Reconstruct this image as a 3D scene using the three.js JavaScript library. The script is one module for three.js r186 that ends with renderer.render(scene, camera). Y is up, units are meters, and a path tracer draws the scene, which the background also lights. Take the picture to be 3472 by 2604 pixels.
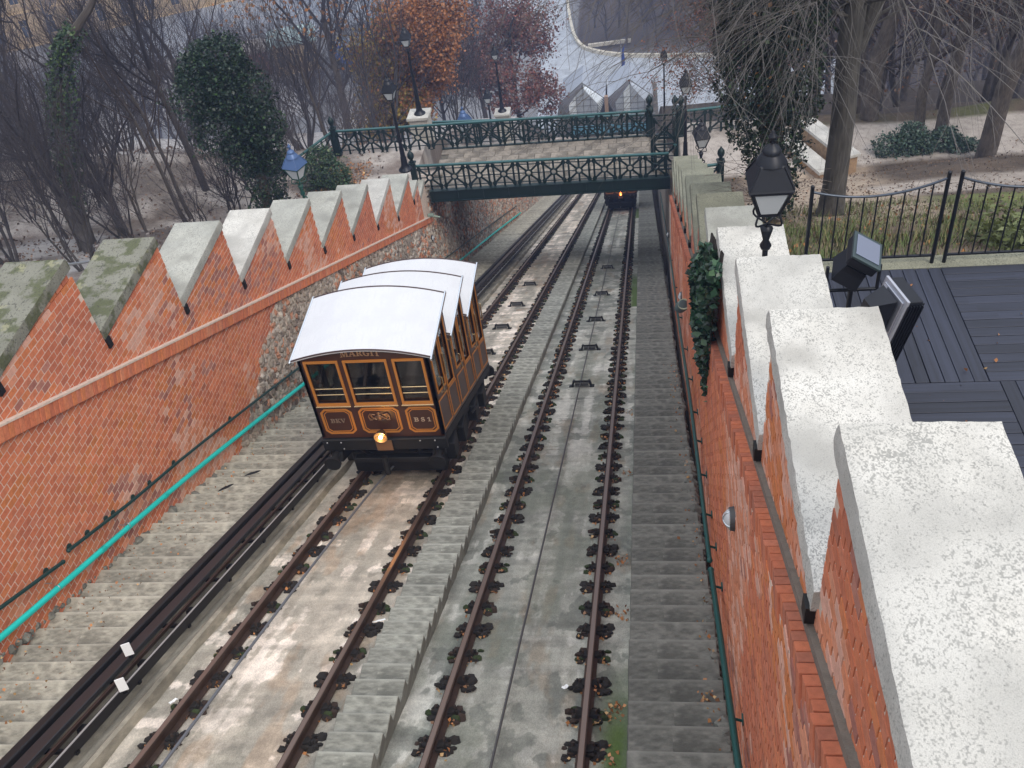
import * as THREE from 'three';
import { RoundedBoxGeometry } from 'three/addons/geometries/RoundedBoxGeometry.js';
import { mergeGeometries, toCreasedNormals } from 'three/addons/utils/BufferGeometryUtils.js';
import { FontLoader } from 'three/addons/loaders/FontLoader.js';
import { TextGeometry } from 'three/addons/geometries/TextGeometry.js';

/* ---------- camera, sky, sun, exposure ---------- */
const scene = new THREE.Scene();
const camera = new THREE.PerspectiveCamera(44.144, 1024 / 768, 0.1, 900);
camera.position.set(2.815, 6.38, 0);
camera.quaternion.setFromRotationMatrix(new THREE.Matrix4().makeBasis(
  new THREE.Vector3(0.989308, -0.115844, -0.088596),
  new THREE.Vector3(0.028675, 0.750143, -0.660654),
  new THREE.Vector3(0.142992, 0.651050, 0.745445)));
camera.updateMatrixWorld();
{ // an overcast winter sky: brightest at the zenith, a little blue
  const w = 64, h = 32, d = new Float32Array(w * h * 4);
  for (let j = 0; j < h; j++) for (let i = 0; i < w; i++) {
    const s = Math.sin(((j + .5) / h - .5) * Math.PI), k = s > 0 ? 1.62 * (.40 + 2.25 * s) / 3 : .12, o = (j * w + i) * 4;
    d[o] = k * .95; d[o + 1] = k * .99; d[o + 2] = k * 1.08; d[o + 3] = 1;
  }
  const t = new THREE.DataTexture(d, w, h, THREE.RGBAFormat, THREE.FloatType);
  t.mapping = THREE.EquirectangularReflectionMapping; t.magFilter = THREE.LinearFilter; t.minFilter = THREE.LinearFilter;
  t.wrapS = THREE.RepeatWrapping; t.needsUpdate = true;
  scene.background = t; scene.environment = t;
}
const sun = new THREE.DirectionalLight(0xfff4e6, 1.5);
sun.position.set(24, 38, 18); sun.target.position.set(0, -6, -14);
sun.castShadow = true; sun.shadow.radius = 44; sun.shadow.mapSize.set(2048, 2048);
Object.assign(sun.shadow.camera, { left: -60, right: 60, top: 60, bottom: -60, near: 1, far: 160 });
scene.add(sun, sun.target);
scene.fog = new THREE.FogExp2(0x9fb4e4, 0.0014);
const EXPOSURE = 1.24;

/* ---------- helpers ---------- */
const T = 0.48, S = (z, h = 0) => T * z + h;             // the slope of the track bed
const V = (x, y, z) => new THREE.Vector3(x, y, z);
function rng(seed) { let a = seed >>> 0; return () => { a = a + 0x6D2B79F5 | 0; let t = Math.imul(a ^ a >>> 15, 1 | a); t = t + Math.imul(t ^ t >>> 7, 61 | t) ^ t; return ((t ^ t >>> 14) >>> 0) / 4294967296; }; }
const R0 = rng(7), rr = (a, b, r = R0) => a + (b - a) * r();
const clamp = (x, a = 0, b = 1) => Math.min(b, Math.max(a, x)), lerp = (a, b, t) => a + (b - a) * t;
const smooth = (a, b, x) => { const t = clamp((x - a) / (b - a)); return t * t * (3 - 2 * t); };
const hash = (i, j, s) => { let n = Math.imul(i, 374761393) + Math.imul(j, 668265263) + Math.imul(s, 1442695041) | 0; n = Math.imul(n ^ n >>> 13, 1274126177); return ((n ^ n >>> 16) >>> 0) / 4294967296; };
function vnoise(x, y, s = 0, P = 0) {                     // value noise, periodic when P is set
  const i = Math.floor(x), j = Math.floor(y), u = x - i, v = y - j, a = u * u * (3 - 2 * u), b = v * v * (3 - 2 * v);
  const m = P ? n => ((n % P) + P) % P : n => n;
  return lerp(lerp(hash(m(i), m(j), s), hash(m(i + 1), m(j), s), a), lerp(hash(m(i), m(j + 1), s), hash(m(i + 1), m(j + 1), s), a), b);
}
function fbm(x, y, s = 0, o = 4, P = 0) { let f = 0, a = .5, k = 1, n = 0; for (let q = 0; q < o; q++) { f += a * vnoise(x * k, y * k, s + q * 17, P ? P * k : 0); n += a; a *= .5; k *= 2; } return f / n; }
const used = {};
function numbered(n) { if (!(n in used)) { used[n] = 0; return n; } used[n]++; return n + '_' + String(used[n]).padStart(3, '0'); }
function tag(o, label, category, group, kind) { o.userData.label = label; o.userData.category = category; if (group) o.userData.group = group; if (kind) o.userData.kind = kind; return o; }
function thing(name, label, category, group, pos = [0, 0, 0], ry = 0) {
  const g = new THREE.Group(); g.name = numbered(name); g.position.set(...pos); g.rotation.y = ry; scene.add(g);
  return tag(g, label, category, group);
}
function mesh(name, geo, mat, parent) {
  const m = new THREE.Mesh(geo, mat); m.name = parent === scene || !parent ? numbered(name) : name; m.castShadow = m.receiveShadow = true;
  (parent || scene).add(m); return m;
}
function struct(name, geo, mat, label) { const m = mesh(name, geo, mat, scene); m.userData.kind = 'structure'; if (label) m.userData.label = label; return m; }
function copyOf(o, label, pos, ry = 0, scale = 1, group) {
  const c = o.clone(); c.name = numbered(o.name.replace(/_\d{3}$/, '')); c.userData = { ...o.userData, label };
  if (group) c.userData.group = group;
  c.position.set(...pos); c.rotation.y = ry; c.scale.setScalar(scale); scene.add(c); return c;
}
function boxUV(g, k = 1, ou = 0, ov = 0) {                // uv in metres by the face's main direction
  g = g.index ? g.toNonIndexed() : g; const p = g.attributes.position, n = p.count, uv = new Float32Array(n * 2);
  const a = V(), b = V(), c = V(), q = V();
  for (let i = 0; i < n; i += 3) {
    a.fromBufferAttribute(p, i); b.fromBufferAttribute(p, i + 1); c.fromBufferAttribute(p, i + 2);
    q.copy(b).sub(a).cross(c.clone().sub(a)); const x = Math.abs(q.x), y = Math.abs(q.y), z = Math.abs(q.z);
    for (let j = 0; j < 3; j++) {
      const X = p.getX(i + j), Y = p.getY(i + j), Z = p.getZ(i + j);
      const [u, v] = x > y && x > z ? [Z, Y] : y > z ? [X, Z] : [X, Y];
      uv[(i + j) * 2] = u * k + ou; uv[(i + j) * 2 + 1] = v * k + ov;
    }
  }
  g.setAttribute('uv', new THREE.BufferAttribute(uv, 2)); return g;
}
const flat = g => { g = g.index ? g.toNonIndexed() : g; g.computeVertexNormals(); return g; };
function paint(g, c) { const n = g.attributes.position.count, a = new Float32Array(n * 3); for (let i = 0; i < n; i++) { a[i * 3] = c[0]; a[i * 3 + 1] = c[1]; a[i * 3 + 2] = c[2]; } g.setAttribute('color', new THREE.BufferAttribute(a, 3)); return g; }
class MB {                                                // collects geometries, merges them into one
  constructor() { this.g = []; }
  add(g, m, c) { g = g.index ? g.toNonIndexed() : g.clone(); if (m) g.applyMatrix4(m); for (const k of Object.keys(g.attributes)) if (!['position', 'normal', 'uv'].includes(k)) g.deleteAttribute(k); if (!g.attributes.uv) g.setAttribute('uv', new THREE.BufferAttribute(new Float32Array(g.attributes.position.count * 2), 2)); if (c) paint(g, c); this.g.push(g); return this; }
  box(w, h, d, x, y, z, rx = 0, ry = 0, rz = 0, c) { return this.add(new THREE.BoxGeometry(w, h, d), M4(x, y, z, rx, ry, rz), c); }
  rbox(w, h, d, r, x, y, z, rx = 0, ry = 0, rz = 0, c) { return this.add(new RoundedBoxGeometry(w, h, d, 2, r), M4(x, y, z, rx, ry, rz), c); }
  bar(a, b, r, n = 6, r2 = r, c) { return this.add(barGeo(a, b, r, n, r2), null, c); }
  build(name, mat, parent, uvk) { let g = mergeGeometries(this.g); if (uvk) g = boxUV(g, uvk); return mesh(name, g, mat, parent); }
}
function M4(x = 0, y = 0, z = 0, rx = 0, ry = 0, rz = 0, s = 1) { return new THREE.Matrix4().compose(V(x, y, z), new THREE.Quaternion().setFromEuler(new THREE.Euler(rx, ry, rz)), Array.isArray(s) ? V(...s) : V(s, s, s)); }
function barGeo(a, b, r, n = 6, r2 = r) {                 // round bar from a to b
  a = Array.isArray(a) ? V(...a) : a; b = Array.isArray(b) ? V(...b) : b;
  const d = b.clone().sub(a), l = d.length(), g = new THREE.CylinderGeometry(r2, r, l, n, 1);
  g.applyMatrix4(new THREE.Matrix4().compose(a.clone().add(b).multiplyScalar(.5), new THREE.Quaternion().setFromUnitVectors(V(0, 1, 0), d.normalize()), V(1, 1, 1)));
  return g;
}
function flatBar(a, b, w, t) {                            // square bar from a to b in a plane of constant z
  const dx = b[0] - a[0], dy = b[1] - a[1], l = Math.hypot(dx, dy), g = new THREE.BoxGeometry(l, w, t);
  g.applyMatrix4(M4((a[0] + b[0]) / 2, (a[1] + b[1]) / 2, 0, 0, 0, Math.atan2(dy, dx))); return g;
}
const tube = (pts, r, n = 6, seg) => new THREE.TubeGeometry(new THREE.CatmullRomCurve3(pts.map(p => Array.isArray(p) ? V(...p) : p)), seg || pts.length * 4, r, n);
const lathe = (pr, n = 12) => new THREE.LatheGeometry(pr.map(p => new THREE.Vector2(p[0], p[1])), n);
class Tris {                                              // a raw triangle soup
  constructor(color) { this.p = []; this.n = []; this.i = []; this.c = color ? [] : null; this.uv = []; }
  v(x, y, z, nx, ny, nz, c, u = 0, w = 0) { this.p.push(x, y, z); this.n.push(nx, ny, nz); this.uv.push(u, w); if (this.c) this.c.push(c[0], c[1], c[2]); return this.p.length / 3 - 1; }
  geo(flatShade) {
    const g = new THREE.BufferGeometry(); g.setAttribute('position', new THREE.BufferAttribute(new Float32Array(this.p), 3)); g.setAttribute('normal', new THREE.BufferAttribute(new Float32Array(this.n), 3));
    g.setAttribute('uv', new THREE.BufferAttribute(new Float32Array(this.uv), 2));
    if (this.c) g.setAttribute('color', new THREE.BufferAttribute(new Float32Array(this.c), 3)); g.setIndex(this.i); return flatShade ? flat(g) : g;
  }
  limb(pts, rad, n = 4, c) {                              // tapered tube along points
    let base = -1; const t = V(), a = V(), b = V(), up = V();
    for (let k = 0; k < pts.length; k++) {
      t.copy(pts[Math.min(k + 1, pts.length - 1)]).sub(pts[Math.max(k - 1, 0)]).normalize();
      up.set(Math.abs(t.y) > .9 ? 1 : 0, Math.abs(t.y) > .9 ? 0 : 1, 0); a.crossVectors(t, up).normalize(); b.crossVectors(t, a);
      for (let q = 0; q < n; q++) {
        const an = q / n * 6.2832, cx = Math.cos(an), sy = Math.sin(an), nx = a.x * cx + b.x * sy, ny = a.y * cx + b.y * sy, nz = a.z * cx + b.z * sy, P = pts[k], r = rad[k];
        const id = this.v(P.x + nx * r, P.y + ny * r, P.z + nz * r, nx, ny, nz, c, q / n, k * .7); if (k === 0 && q === 0) base = id;
      }
    }
    for (let k = 0; k < pts.length - 1; k++) for (let q = 0; q < n; q++) { const A = base + k * n + q, B = base + k * n + (q + 1) % n, C = A + n, D = B + n; this.i.push(A, B, C, B, D, C); }
  }
  leaf(x, y, z, s, r, c, long = 1.3) {                    // one leaf: a folded diamond turned any way
    const th = r() * 6.283, u = r() * 2 - 1, q = Math.sqrt(1 - u * u), d = V(q * Math.cos(th), u, q * Math.sin(th)), e = V(r() - .5, r() - .5, r() - .5).cross(d).normalize(), n = d.clone().cross(e);
    const o = n.clone().multiplyScalar(s * .25), m = (A, B) => [x + d.x * A + e.x * B, y + d.y * A + e.y * B, z + d.z * A + e.z * B];
    const a = m(0, 0), b = m(s * long * .5, s * .5), cc = m(s * long, 0), f = m(s * long * .5, -s * .5);
    const i0 = this.v(...a, n.x, n.y, n.z, c), i1 = this.v(b[0] + o.x, b[1] + o.y, b[2] + o.z, n.x, n.y, n.z, c), i2 = this.v(...cc, n.x, n.y, n.z, c), i3 = this.v(f[0] + o.x, f[1] + o.y, f[2] + o.z, n.x, n.y, n.z, c);
    this.i.push(i0, i2, i1, i0, i3, i2);
  }
}
const VP = new THREE.Matrix4().multiplyMatrices(camera.projectionMatrix, camera.matrixWorldInverse);
function inView(x, y, z, m = 1.3) { const v = V(x, y, z).applyMatrix4(VP); return Math.abs(v.x) < m && Math.abs(v.y) < m && v.z < 1; }
const eyeDist = (x, y, z) => camera.position.distanceTo(V(x, y, z));

/* ---------- textures (colour, grain, wear) ---------- */
function tex(w, h, f, srgb = true) {
  const d = new Uint8Array(w * h * 4);
  for (let j = 0; j < h; j++) for (let i = 0; i < w; i++) { const c = f(i / w, j / h), o = (j * w + i) * 4; for (let k = 0; k < 3; k++) d[o + k] = clamp(srgb ? Math.pow(clamp(c[k]), 1 / 2.2) : c[k]) * 255; d[o + 3] = 255; }
  const t = new THREE.DataTexture(d, w, h); t.wrapS = t.wrapT = THREE.RepeatWrapping; t.magFilter = THREE.LinearFilter; t.minFilter = THREE.LinearFilter;
  if (srgb) t.colorSpace = THREE.SRGBColorSpace; t.needsUpdate = true; return t;
}
const mix3 = (a, b, t) => [lerp(a[0], b[0], t), lerp(a[1], b[1], t), lerp(a[2], b[2], t)];
const mul3 = (a, k) => [a[0] * k, a[1] * k, a[2] * k];
const rep = (t, u, v = u) => { const c = t.clone(); c.repeat.set(u, v); c.needsUpdate = true; return c; };
const grainMap = tex(256, 256, (u, v) => { const n = .72 + .4 * fbm(u * 16, v * 16, 3, 4, 16) + .16 * (hash(u * 256 | 0, v * 256 | 0, 5) - .5); return [n, n, n]; });
const bumpMap = tex(256, 256, (u, v) => { const n = .7 * fbm(u * 24, v * 24, 9, 4, 24) + .3 * hash(u * 256 | 0, v * 256 | 0, 8); return [n, n, n]; }, false);
const concreteMap = tex(512, 512, (u, v) => {
  const a = fbm(u * 5, v * 5, 21, 5, 5), b = fbm(u * 20, v * 20, 22, 4, 20), h = hash(u * 512 | 0, v * 512 | 0, 2);
  let c = mix3([.23, .225, .20], [.42, .41, .37], smooth(.3, .7, a)); c = mul3(c, .72 + .5 * b + .18 * (h - .5));
  if (h > .994) c = [.55, .54, .5]; if (h < .008) c = mul3(c, .35); return c;
});
const stoneMap = tex(1024, 1024, (u, v) => {               // washed pebble concrete of the coping slabs, 2 m
  const a = fbm(u * 6, v * 6, 31, 4, 6), b = vnoise(u * 130, v * 90, 33, 0), b2 = vnoise(u * 60, v * 48, 36, 0), h = hash(u * 1024 | 0, v * 1024 | 0, 34);
  let c = mix3([.50, .485, .445], [.66, .65, .615], a); c = mul3(c, .80 + .32 * h);
  const fine = vnoise(u * 340, v * 300, 37, 0), cl = fbm(u * 5, v * 5, 38, 4, 5), pit = smooth(.58, .82, b * .22 + fine * .63 + b2 * .15 + (cl - .5) * .5); c = mix3(c, [.17, .17, .16], pit * .66);
  c = mul3(c, .74 + .36 * smooth(.2, .7, cl)); c = mix3(c, [.32, .32, .30], .30 * smooth(.55, .70, fbm(u * 3, v * 3, 137, 5, 3) + .10 * (fine - .5))); if (h > .975) c = mul3(c, .5); return c;
});
const stoneBump = tex(512, 512, (u, v) => { const n = .55 * vnoise(u * 64, v * 46, 33, 0) + .25 * fbm(u * 30, v * 30, 35, 3, 30) + .2 * hash(u * 512 | 0, v * 512 | 0, 39); return [1 - n, 1 - n, 1 - n]; }, false);
const mossMap = tex(1024, 1024, (u, v) => {                // the same slabs grown over with moss and lichen
  const a = fbm(u * 7, v * 7, 41, 5, 7), b = vnoise(u * 120, v * 80, 43, 0), m = fbm(u * 11, v * 11, 44, 5, 11), h = hash(u * 1024 | 0, v * 1024 | 0, 46);
  let c = mix3([.26, .26, .22], [.42, .42, .37], a); c = mul3(c, .75 + .5 * h);
  c = mix3(c, [.13, .15, .065], smooth(.42, .62, m) * .85); c = mix3(c, [.48, .47, .32], smooth(.7, .78, fbm(u * 9, v * 9, 48, 4, 9)) * .8);
  c = mix3(c, [.09, .09, .08], smooth(.72, .86, b) * .6); if (h > .996) c = [.7, .7, .66]; return c;
});
function bedMap(seed, lime, moss) {                        // track bed: 24 m long, lime runs, damp stains, casting joints
  return tex(384, 2048, (u, v) => {
    const y = v * 24, a = fbm(u * 3 + 7, y * .8, seed, 5), run = fbm(u * 14, y * .35, seed + 5, 4), blot = fbm(u * 7, y * 2.2, seed + 9, 5), h = hash(u * 384 | 0, v * 2048 | 0, seed), band = fbm(u * 1.3, y * 3.2, seed + 12, 4);
    let c = mix3([.26, .255, .225], [.47, .44, .385], smooth(.28, .72, a * .6 + run * .4));
    const fg = fbm(u * 40, y * 14, seed + 70, 3) - .5; c = mix3(c, [.64, .60, .55], lime * smooth(.53, .60, run * .5 + band * .5 + fg * .12));
    c = mix3(c, [.13, .135, .115], (.95 - lime * .5) * smooth(.58, .64, blot + fg * .10)); c = mix3(c, [.21, .21, .18], (.6 - lime * .3) * smooth(.5, .7, fbm(u * 4, y * .5, seed + 31, 4)));
    c = mix3(c, [.30, .20, .12], .35 * smooth(.6, .75, fbm(u * 9, y * 1.4, seed + 40, 4)));
    c = mul3(c, .70 + .6 * fbm(u * 24, y * 9, seed + 60, 4)); const rip = fbm(u * 2.2, y * 5.5, seed + 63, 3); c = mix3(c, mul3(c, rip > .5 ? 1.14 : .86), smooth(.06, .2, Math.abs(rip - .5)));
    if (moss) { const e = smooth(.80, .93, u + .1 * (a - .5)) * smooth(6.2, 4.4, y + 1.2 * (blot - .5)); c = mix3(c, [.075, .12, .02], clamp(e * 1.1)); c = mix3(c, [.15, .165, .12], .4 * smooth(.55, .7, fbm(u * 6, y * 1.1, seed + 51, 4))); }
    return mul3(c, .80 + .40 * h);
  });
}
const stepMap = tex(512, 256, (u, v) => {                  // a tread: shade painted into the inner corner, nosing painted paler as if lit; u in metres
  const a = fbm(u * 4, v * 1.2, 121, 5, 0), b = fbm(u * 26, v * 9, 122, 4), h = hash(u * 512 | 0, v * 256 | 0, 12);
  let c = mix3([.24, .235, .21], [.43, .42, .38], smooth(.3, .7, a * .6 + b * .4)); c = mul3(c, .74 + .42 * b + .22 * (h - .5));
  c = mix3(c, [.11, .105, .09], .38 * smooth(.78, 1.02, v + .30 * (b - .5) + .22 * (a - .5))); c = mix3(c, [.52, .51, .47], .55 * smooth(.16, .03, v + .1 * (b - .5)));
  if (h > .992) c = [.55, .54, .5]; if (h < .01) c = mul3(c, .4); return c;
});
const woodMap = tex(256, 1024, (u, v) => { const g = fbm(u * 40, v * 3, 61, 4), k = fbm(u * 5, v * 4, 62, 4); let c = mix3([.018, .021, .032], [.066, .072, .10], g * .75 + k * .35); return mul3(c, .7 + .6 * fbm(u * 90, v * 8, 63, 2)); });
const barkMap = tex(256, 256, (u, v) => { const g = fbm(u * 24, v * 6, 71, 4, 0), k = fbm(u * 6, v * 6, 72, 3, 6); const n = .35 + 1.1 * g * k + .25 * k; return [n, n, n]; });
const rustMap = tex(256, 256, (u, v) => { const a = fbm(u * 8, v * 8, 81, 4, 8), h = hash(u * 256 | 0, v * 256 | 0, 83); return mul3(mix3([.045, .026, .017], [.115, .066, .042], a), .75 + .5 * h); });
const groundMap = tex(512, 512, (u, v) => { const a = fbm(u * 10, v * 10, 91, 5, 10), b = vnoise(u * 90, v * 90, 92, 90), h = hash(u * 512 | 0, v * 512 | 0, 93); const n = .55 + .6 * a + .3 * (b - .5) + .3 * (h - .5); return [n * 1.02, n, n * .97]; });

/* ---------- materials ---------- */
const std = (color, roughness = .85, o = {}) => new THREE.MeshStandardMaterial({ color: new THREE.Color().setRGB(...color), roughness, ...o });
const M = {
  concrete: std([1, 1, 1], .92, { map: concreteMap, bumpMap, bumpScale: .004 }),
  stair: std([.86, .88, .84], .92, { map: concreteMap, bumpMap, bumpScale: .004 }),
  stairDark: std([.55, .57, .55], .9, { map: concreteMap, bumpMap, bumpScale: .004 }),
  stone: std([1.02, 1.02, 1.01], .95, { map: rep(stoneMap, .5), bumpMap: rep(stoneBump, .8), bumpScale: .0025 }),
  stoneOld: std([.76, .78, .75], .95, { map: rep(stoneMap, .5, .5), bumpMap: rep(stoneBump, .8), bumpScale: .006 }),
  moss: std([.62, .62, .58], .97, { map: rep(mossMap, .5), bumpMap: rep(stoneBump, .8), bumpScale: .01 }),
  mossGreen: std([.45, .46, .37], .97, { map: rep(stoneMap, .5), bumpMap: rep(stoneBump, .8), bumpScale: .008 }),
  mortar: std([.74, .60, .50], .95, { map: grainMap, bumpMap, bumpScale: .003 }),
  brick: std([1, 1, 1], .9, { map: rep(grainMap, 1.7), vertexColors: true, bumpMap: rep(bumpMap, 2), bumpScale: .003 }),
  rubble: std([1, 1, 1], .95, { map: rep(grainMap, 1.1), vertexColors: true, bumpMap, bumpScale: .01 }),
  rail: std([.66, .60, .56], .6, { map: rep(rustMap, 3, 3), metalness: .25 }),
  railTop: std([.30, .22, .18], .34, { metalness: .8 }),
  fastening: std([1, 1, 1], .9, { vertexColors: true, bumpMap, bumpScale: .006 }),
  black: std([.007, .0075, .008], .6, { metalness: .1 }),
  ironBlack: std([.010, .012, .018], .42, { metalness: .3 }),
  ironGreen: std([.004, .019, .019], .45, { metalness: .2 }),
  ironGreenDark: std([.006, .022, .022], .5, { metalness: .2 }),
  railGreen: std([.006, .075, .068], .4, { metalness: .1 }),
  railGreenDark: std([.007, .042, .038], .42, { metalness: .1 }),
  turquoise: std([.015, .62, .55], .42, { map: rep(grainMap, 6, .4) }),
  duct: std([.014, .013, .013], .38, { metalness: .5 }),
  steel: std([.45, .47, .5], .35, { metalness: .8 }),
  roofWhite: std([.63, .65, .69], .42, { map: tex(512, 512, (u, v) => { const a = fbm(u * 6, v * 6, 501, 4, 6), b = fbm(u * 40, v * 5, 502, 3), h = hash(u * 512 | 0, v * 512 | 0, 503); let n = .96 + .04 * smooth(.3, .6, a) - .05 * smooth(.58, .72, b) * smooth(.45, .6, a); if (h > .9992) n *= .6; return [n, n * .995, n * .98]; }) }),
  wood: std([.050, .018, .011], .32),
  woodInside: std([.085, .046, .028], .55),
  gilt: std([.48, .19, .036], .45, { metalness: .1 }),
  brass: std([.75, .58, .34], .22, { metalness: .95 }),
  brassDull: std([.28, .17, .10], .4, { metalness: .7 }),
  pane: new THREE.MeshPhysicalMaterial({ color: new THREE.Color(.62, .62, .60), roughness: .04, transmission: 1, thickness: 0, ior: 1.5 }),
  lampPane: std([.50, .54, .57], .35),
  chrome: std([.7, .74, .78], .18, { metalness: .95 }),
  white: std([.82, .82, .82], .6),
  litter: std([.85, .86, .84], .8),
};
/* ---------- terrain ---------- */
const PROF = [[12, -.3], [-9.05, -.3], [-9.2, -.06], [-29.2, -10.4], [-34, -10.4], [-56, -21.4], [-60, -21.9], [-95, -41.5], [-106, -46], [-420, -46]];
const PROFL = [[12, S(12, 3)], [-8, S(-8, 3)], [-24, S(-24, 3)], [-28.5, -10.4], [-34, -10.4], [-56, -21.4], [-60, -21.9], [-95, -41.5], [-106, -46], [-420, -46]];
function ground(x, z) {
  const P = x < 0 ? PROFL : PROF; let y = P[P.length - 1][1];
  for (let i = 0; i < P.length - 1; i++) if (z <= P[i][0] && z > P[i + 1][0]) { y = lerp(P[i][1], P[i + 1][1], (P[i][0] - z) / (P[i][0] - P[i + 1][0])); break; }
  if (z > P[0][0]) y = P[0][1];
  const wild = smooth(7, 14, Math.abs(x + .5)) * smooth(-106, -98, z);
  return y + wild * 1.3 * (fbm(x * .11 + 40, z * .11 + 40, 5, 3) - .5);
}
{
  const xs = [], zs = [];
  for (let x = -170; x < -40; x += 6) xs.push(x); for (let x = -40; x < -8; x += .8) xs.push(x); for (let x = -8; x < -5.6; x += .3) xs.push(x);
  xs.push(-5.6, -5.35, -5.2, 3.75, 3.95, 4.1, 4.25); for (let x = 4.6; x < 22; x += .35) xs.push(x); for (let x = 22; x < 46; x += 1) xs.push(x); for (let x = 46; x <= 130; x += 6) xs.push(x);
  for (let z = 10; z > -36; z -= .4) zs.push(z); for (let z = -36; z > -108; z -= 1.2) zs.push(z); for (let z = -108; z > -270; z -= 6) zs.push(z);
  const t = new Tris(true), nx = xs.length;
  for (const z of zs) for (const x of xs) {
    let y = ground(x, z); if (x > -5.45 && x < 4.0) y = Math.min(y, S(Math.max(z, -96)) - 1.2); if (z < -96 && x > -5.45 && x < 4) y = -46.3;
    y += .05 * (fbm(x * 1.3 + 90, z * 1.3 + 90, 6, 3) - .5);
    const a = fbm(x * .35 + 50, z * .35 + 50, 11, 4), b = fbm(x * 1.1 + 20, z * 1.1 + 20, 12, 4);
    const leafy = x < 0 ? mix3([.13, .105, .09], [.26, .215, .19], b) : mix3([.15, .11, .08], [.22, .16, .115], b), grass = mix3([.10, .13, .035], [.19, .21, .06], b), sand = mix3([.36, .28, .21], [.47, .385, .30], b), pale = mix3([.40, .39, .39], [.62, .61, .61], b), dark = mix3([.075, .056, .042], [.15, .11, .08], b), city = mix3([.17, .175, .185], [.25, .255, .265], a);
    let c = leafy;
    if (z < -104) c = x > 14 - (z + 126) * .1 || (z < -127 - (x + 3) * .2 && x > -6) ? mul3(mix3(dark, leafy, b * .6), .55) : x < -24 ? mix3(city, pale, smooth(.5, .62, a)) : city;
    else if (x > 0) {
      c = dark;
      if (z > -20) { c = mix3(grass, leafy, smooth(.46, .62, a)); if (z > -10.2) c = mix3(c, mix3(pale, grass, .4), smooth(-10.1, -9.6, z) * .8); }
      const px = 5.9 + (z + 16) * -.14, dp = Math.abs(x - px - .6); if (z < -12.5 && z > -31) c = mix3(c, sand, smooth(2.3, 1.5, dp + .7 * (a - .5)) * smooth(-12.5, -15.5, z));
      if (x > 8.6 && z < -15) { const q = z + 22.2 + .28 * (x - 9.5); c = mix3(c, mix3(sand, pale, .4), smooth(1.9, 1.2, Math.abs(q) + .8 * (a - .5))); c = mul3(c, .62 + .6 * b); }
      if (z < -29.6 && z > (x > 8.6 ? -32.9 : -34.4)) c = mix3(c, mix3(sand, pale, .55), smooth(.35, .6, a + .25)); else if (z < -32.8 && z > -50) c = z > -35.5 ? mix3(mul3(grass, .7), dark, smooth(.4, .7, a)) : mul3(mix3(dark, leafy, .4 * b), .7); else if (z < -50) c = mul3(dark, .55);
    } else {
      if (z > -28) c = mix3(mul3(leafy, .8), pale, .7 * smooth(.5, .6, a)); else if (z > -34.2) c = mix3(mix3(mix3(sand, pale, .6), leafy, x < -8.4 && x > -10 ? .9 : smooth(.52, .66, b)), dark, x < -9 ? .75 * smooth(.5, .6, fbm(x * .8 + 33, z * .8 + 70, 19, 4)) : 0); else c = mix3(leafy, pale, smooth(.42, .54, a) * .9);
    }
    t.v(x, y, z, 0, 1, 0, c, x * .5, z * .5);
  }
  for (let j = 0; j < zs.length - 1; j++) for (let i = 0; i < nx - 1; i++) { const a = j * nx + i; t.i.push(a, a + 1, a + nx, a + 1, a + nx + 1, a + nx); }
  const g = t.geo(); g.computeVertexNormals();
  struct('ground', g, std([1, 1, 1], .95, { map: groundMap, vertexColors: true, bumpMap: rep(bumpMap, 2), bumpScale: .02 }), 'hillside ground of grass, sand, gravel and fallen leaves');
}
function grid(xs, zs, h, u0, du, dv) {
  const t = new Tris(), n = xs.length;
  for (const z of zs) for (const x of xs) t.v(x, h(x, z), z, 0, 1, 0, null, (x - u0) / du, -z / dv);
  for (let j = 0; j < zs.length - 1; j++) for (let i = 0; i < n - 1; i++) { const a = j * n + i; t.i.push(a, a + 1, a + n, a + 1, a + n + 1, a + n); }
  const g = t.geo(); g.computeVertexNormals(); return g;
}
const span = (a, b, n) => Array.from({ length: n + 1 }, (_, i) => lerp(a, b, i / n));

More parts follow.
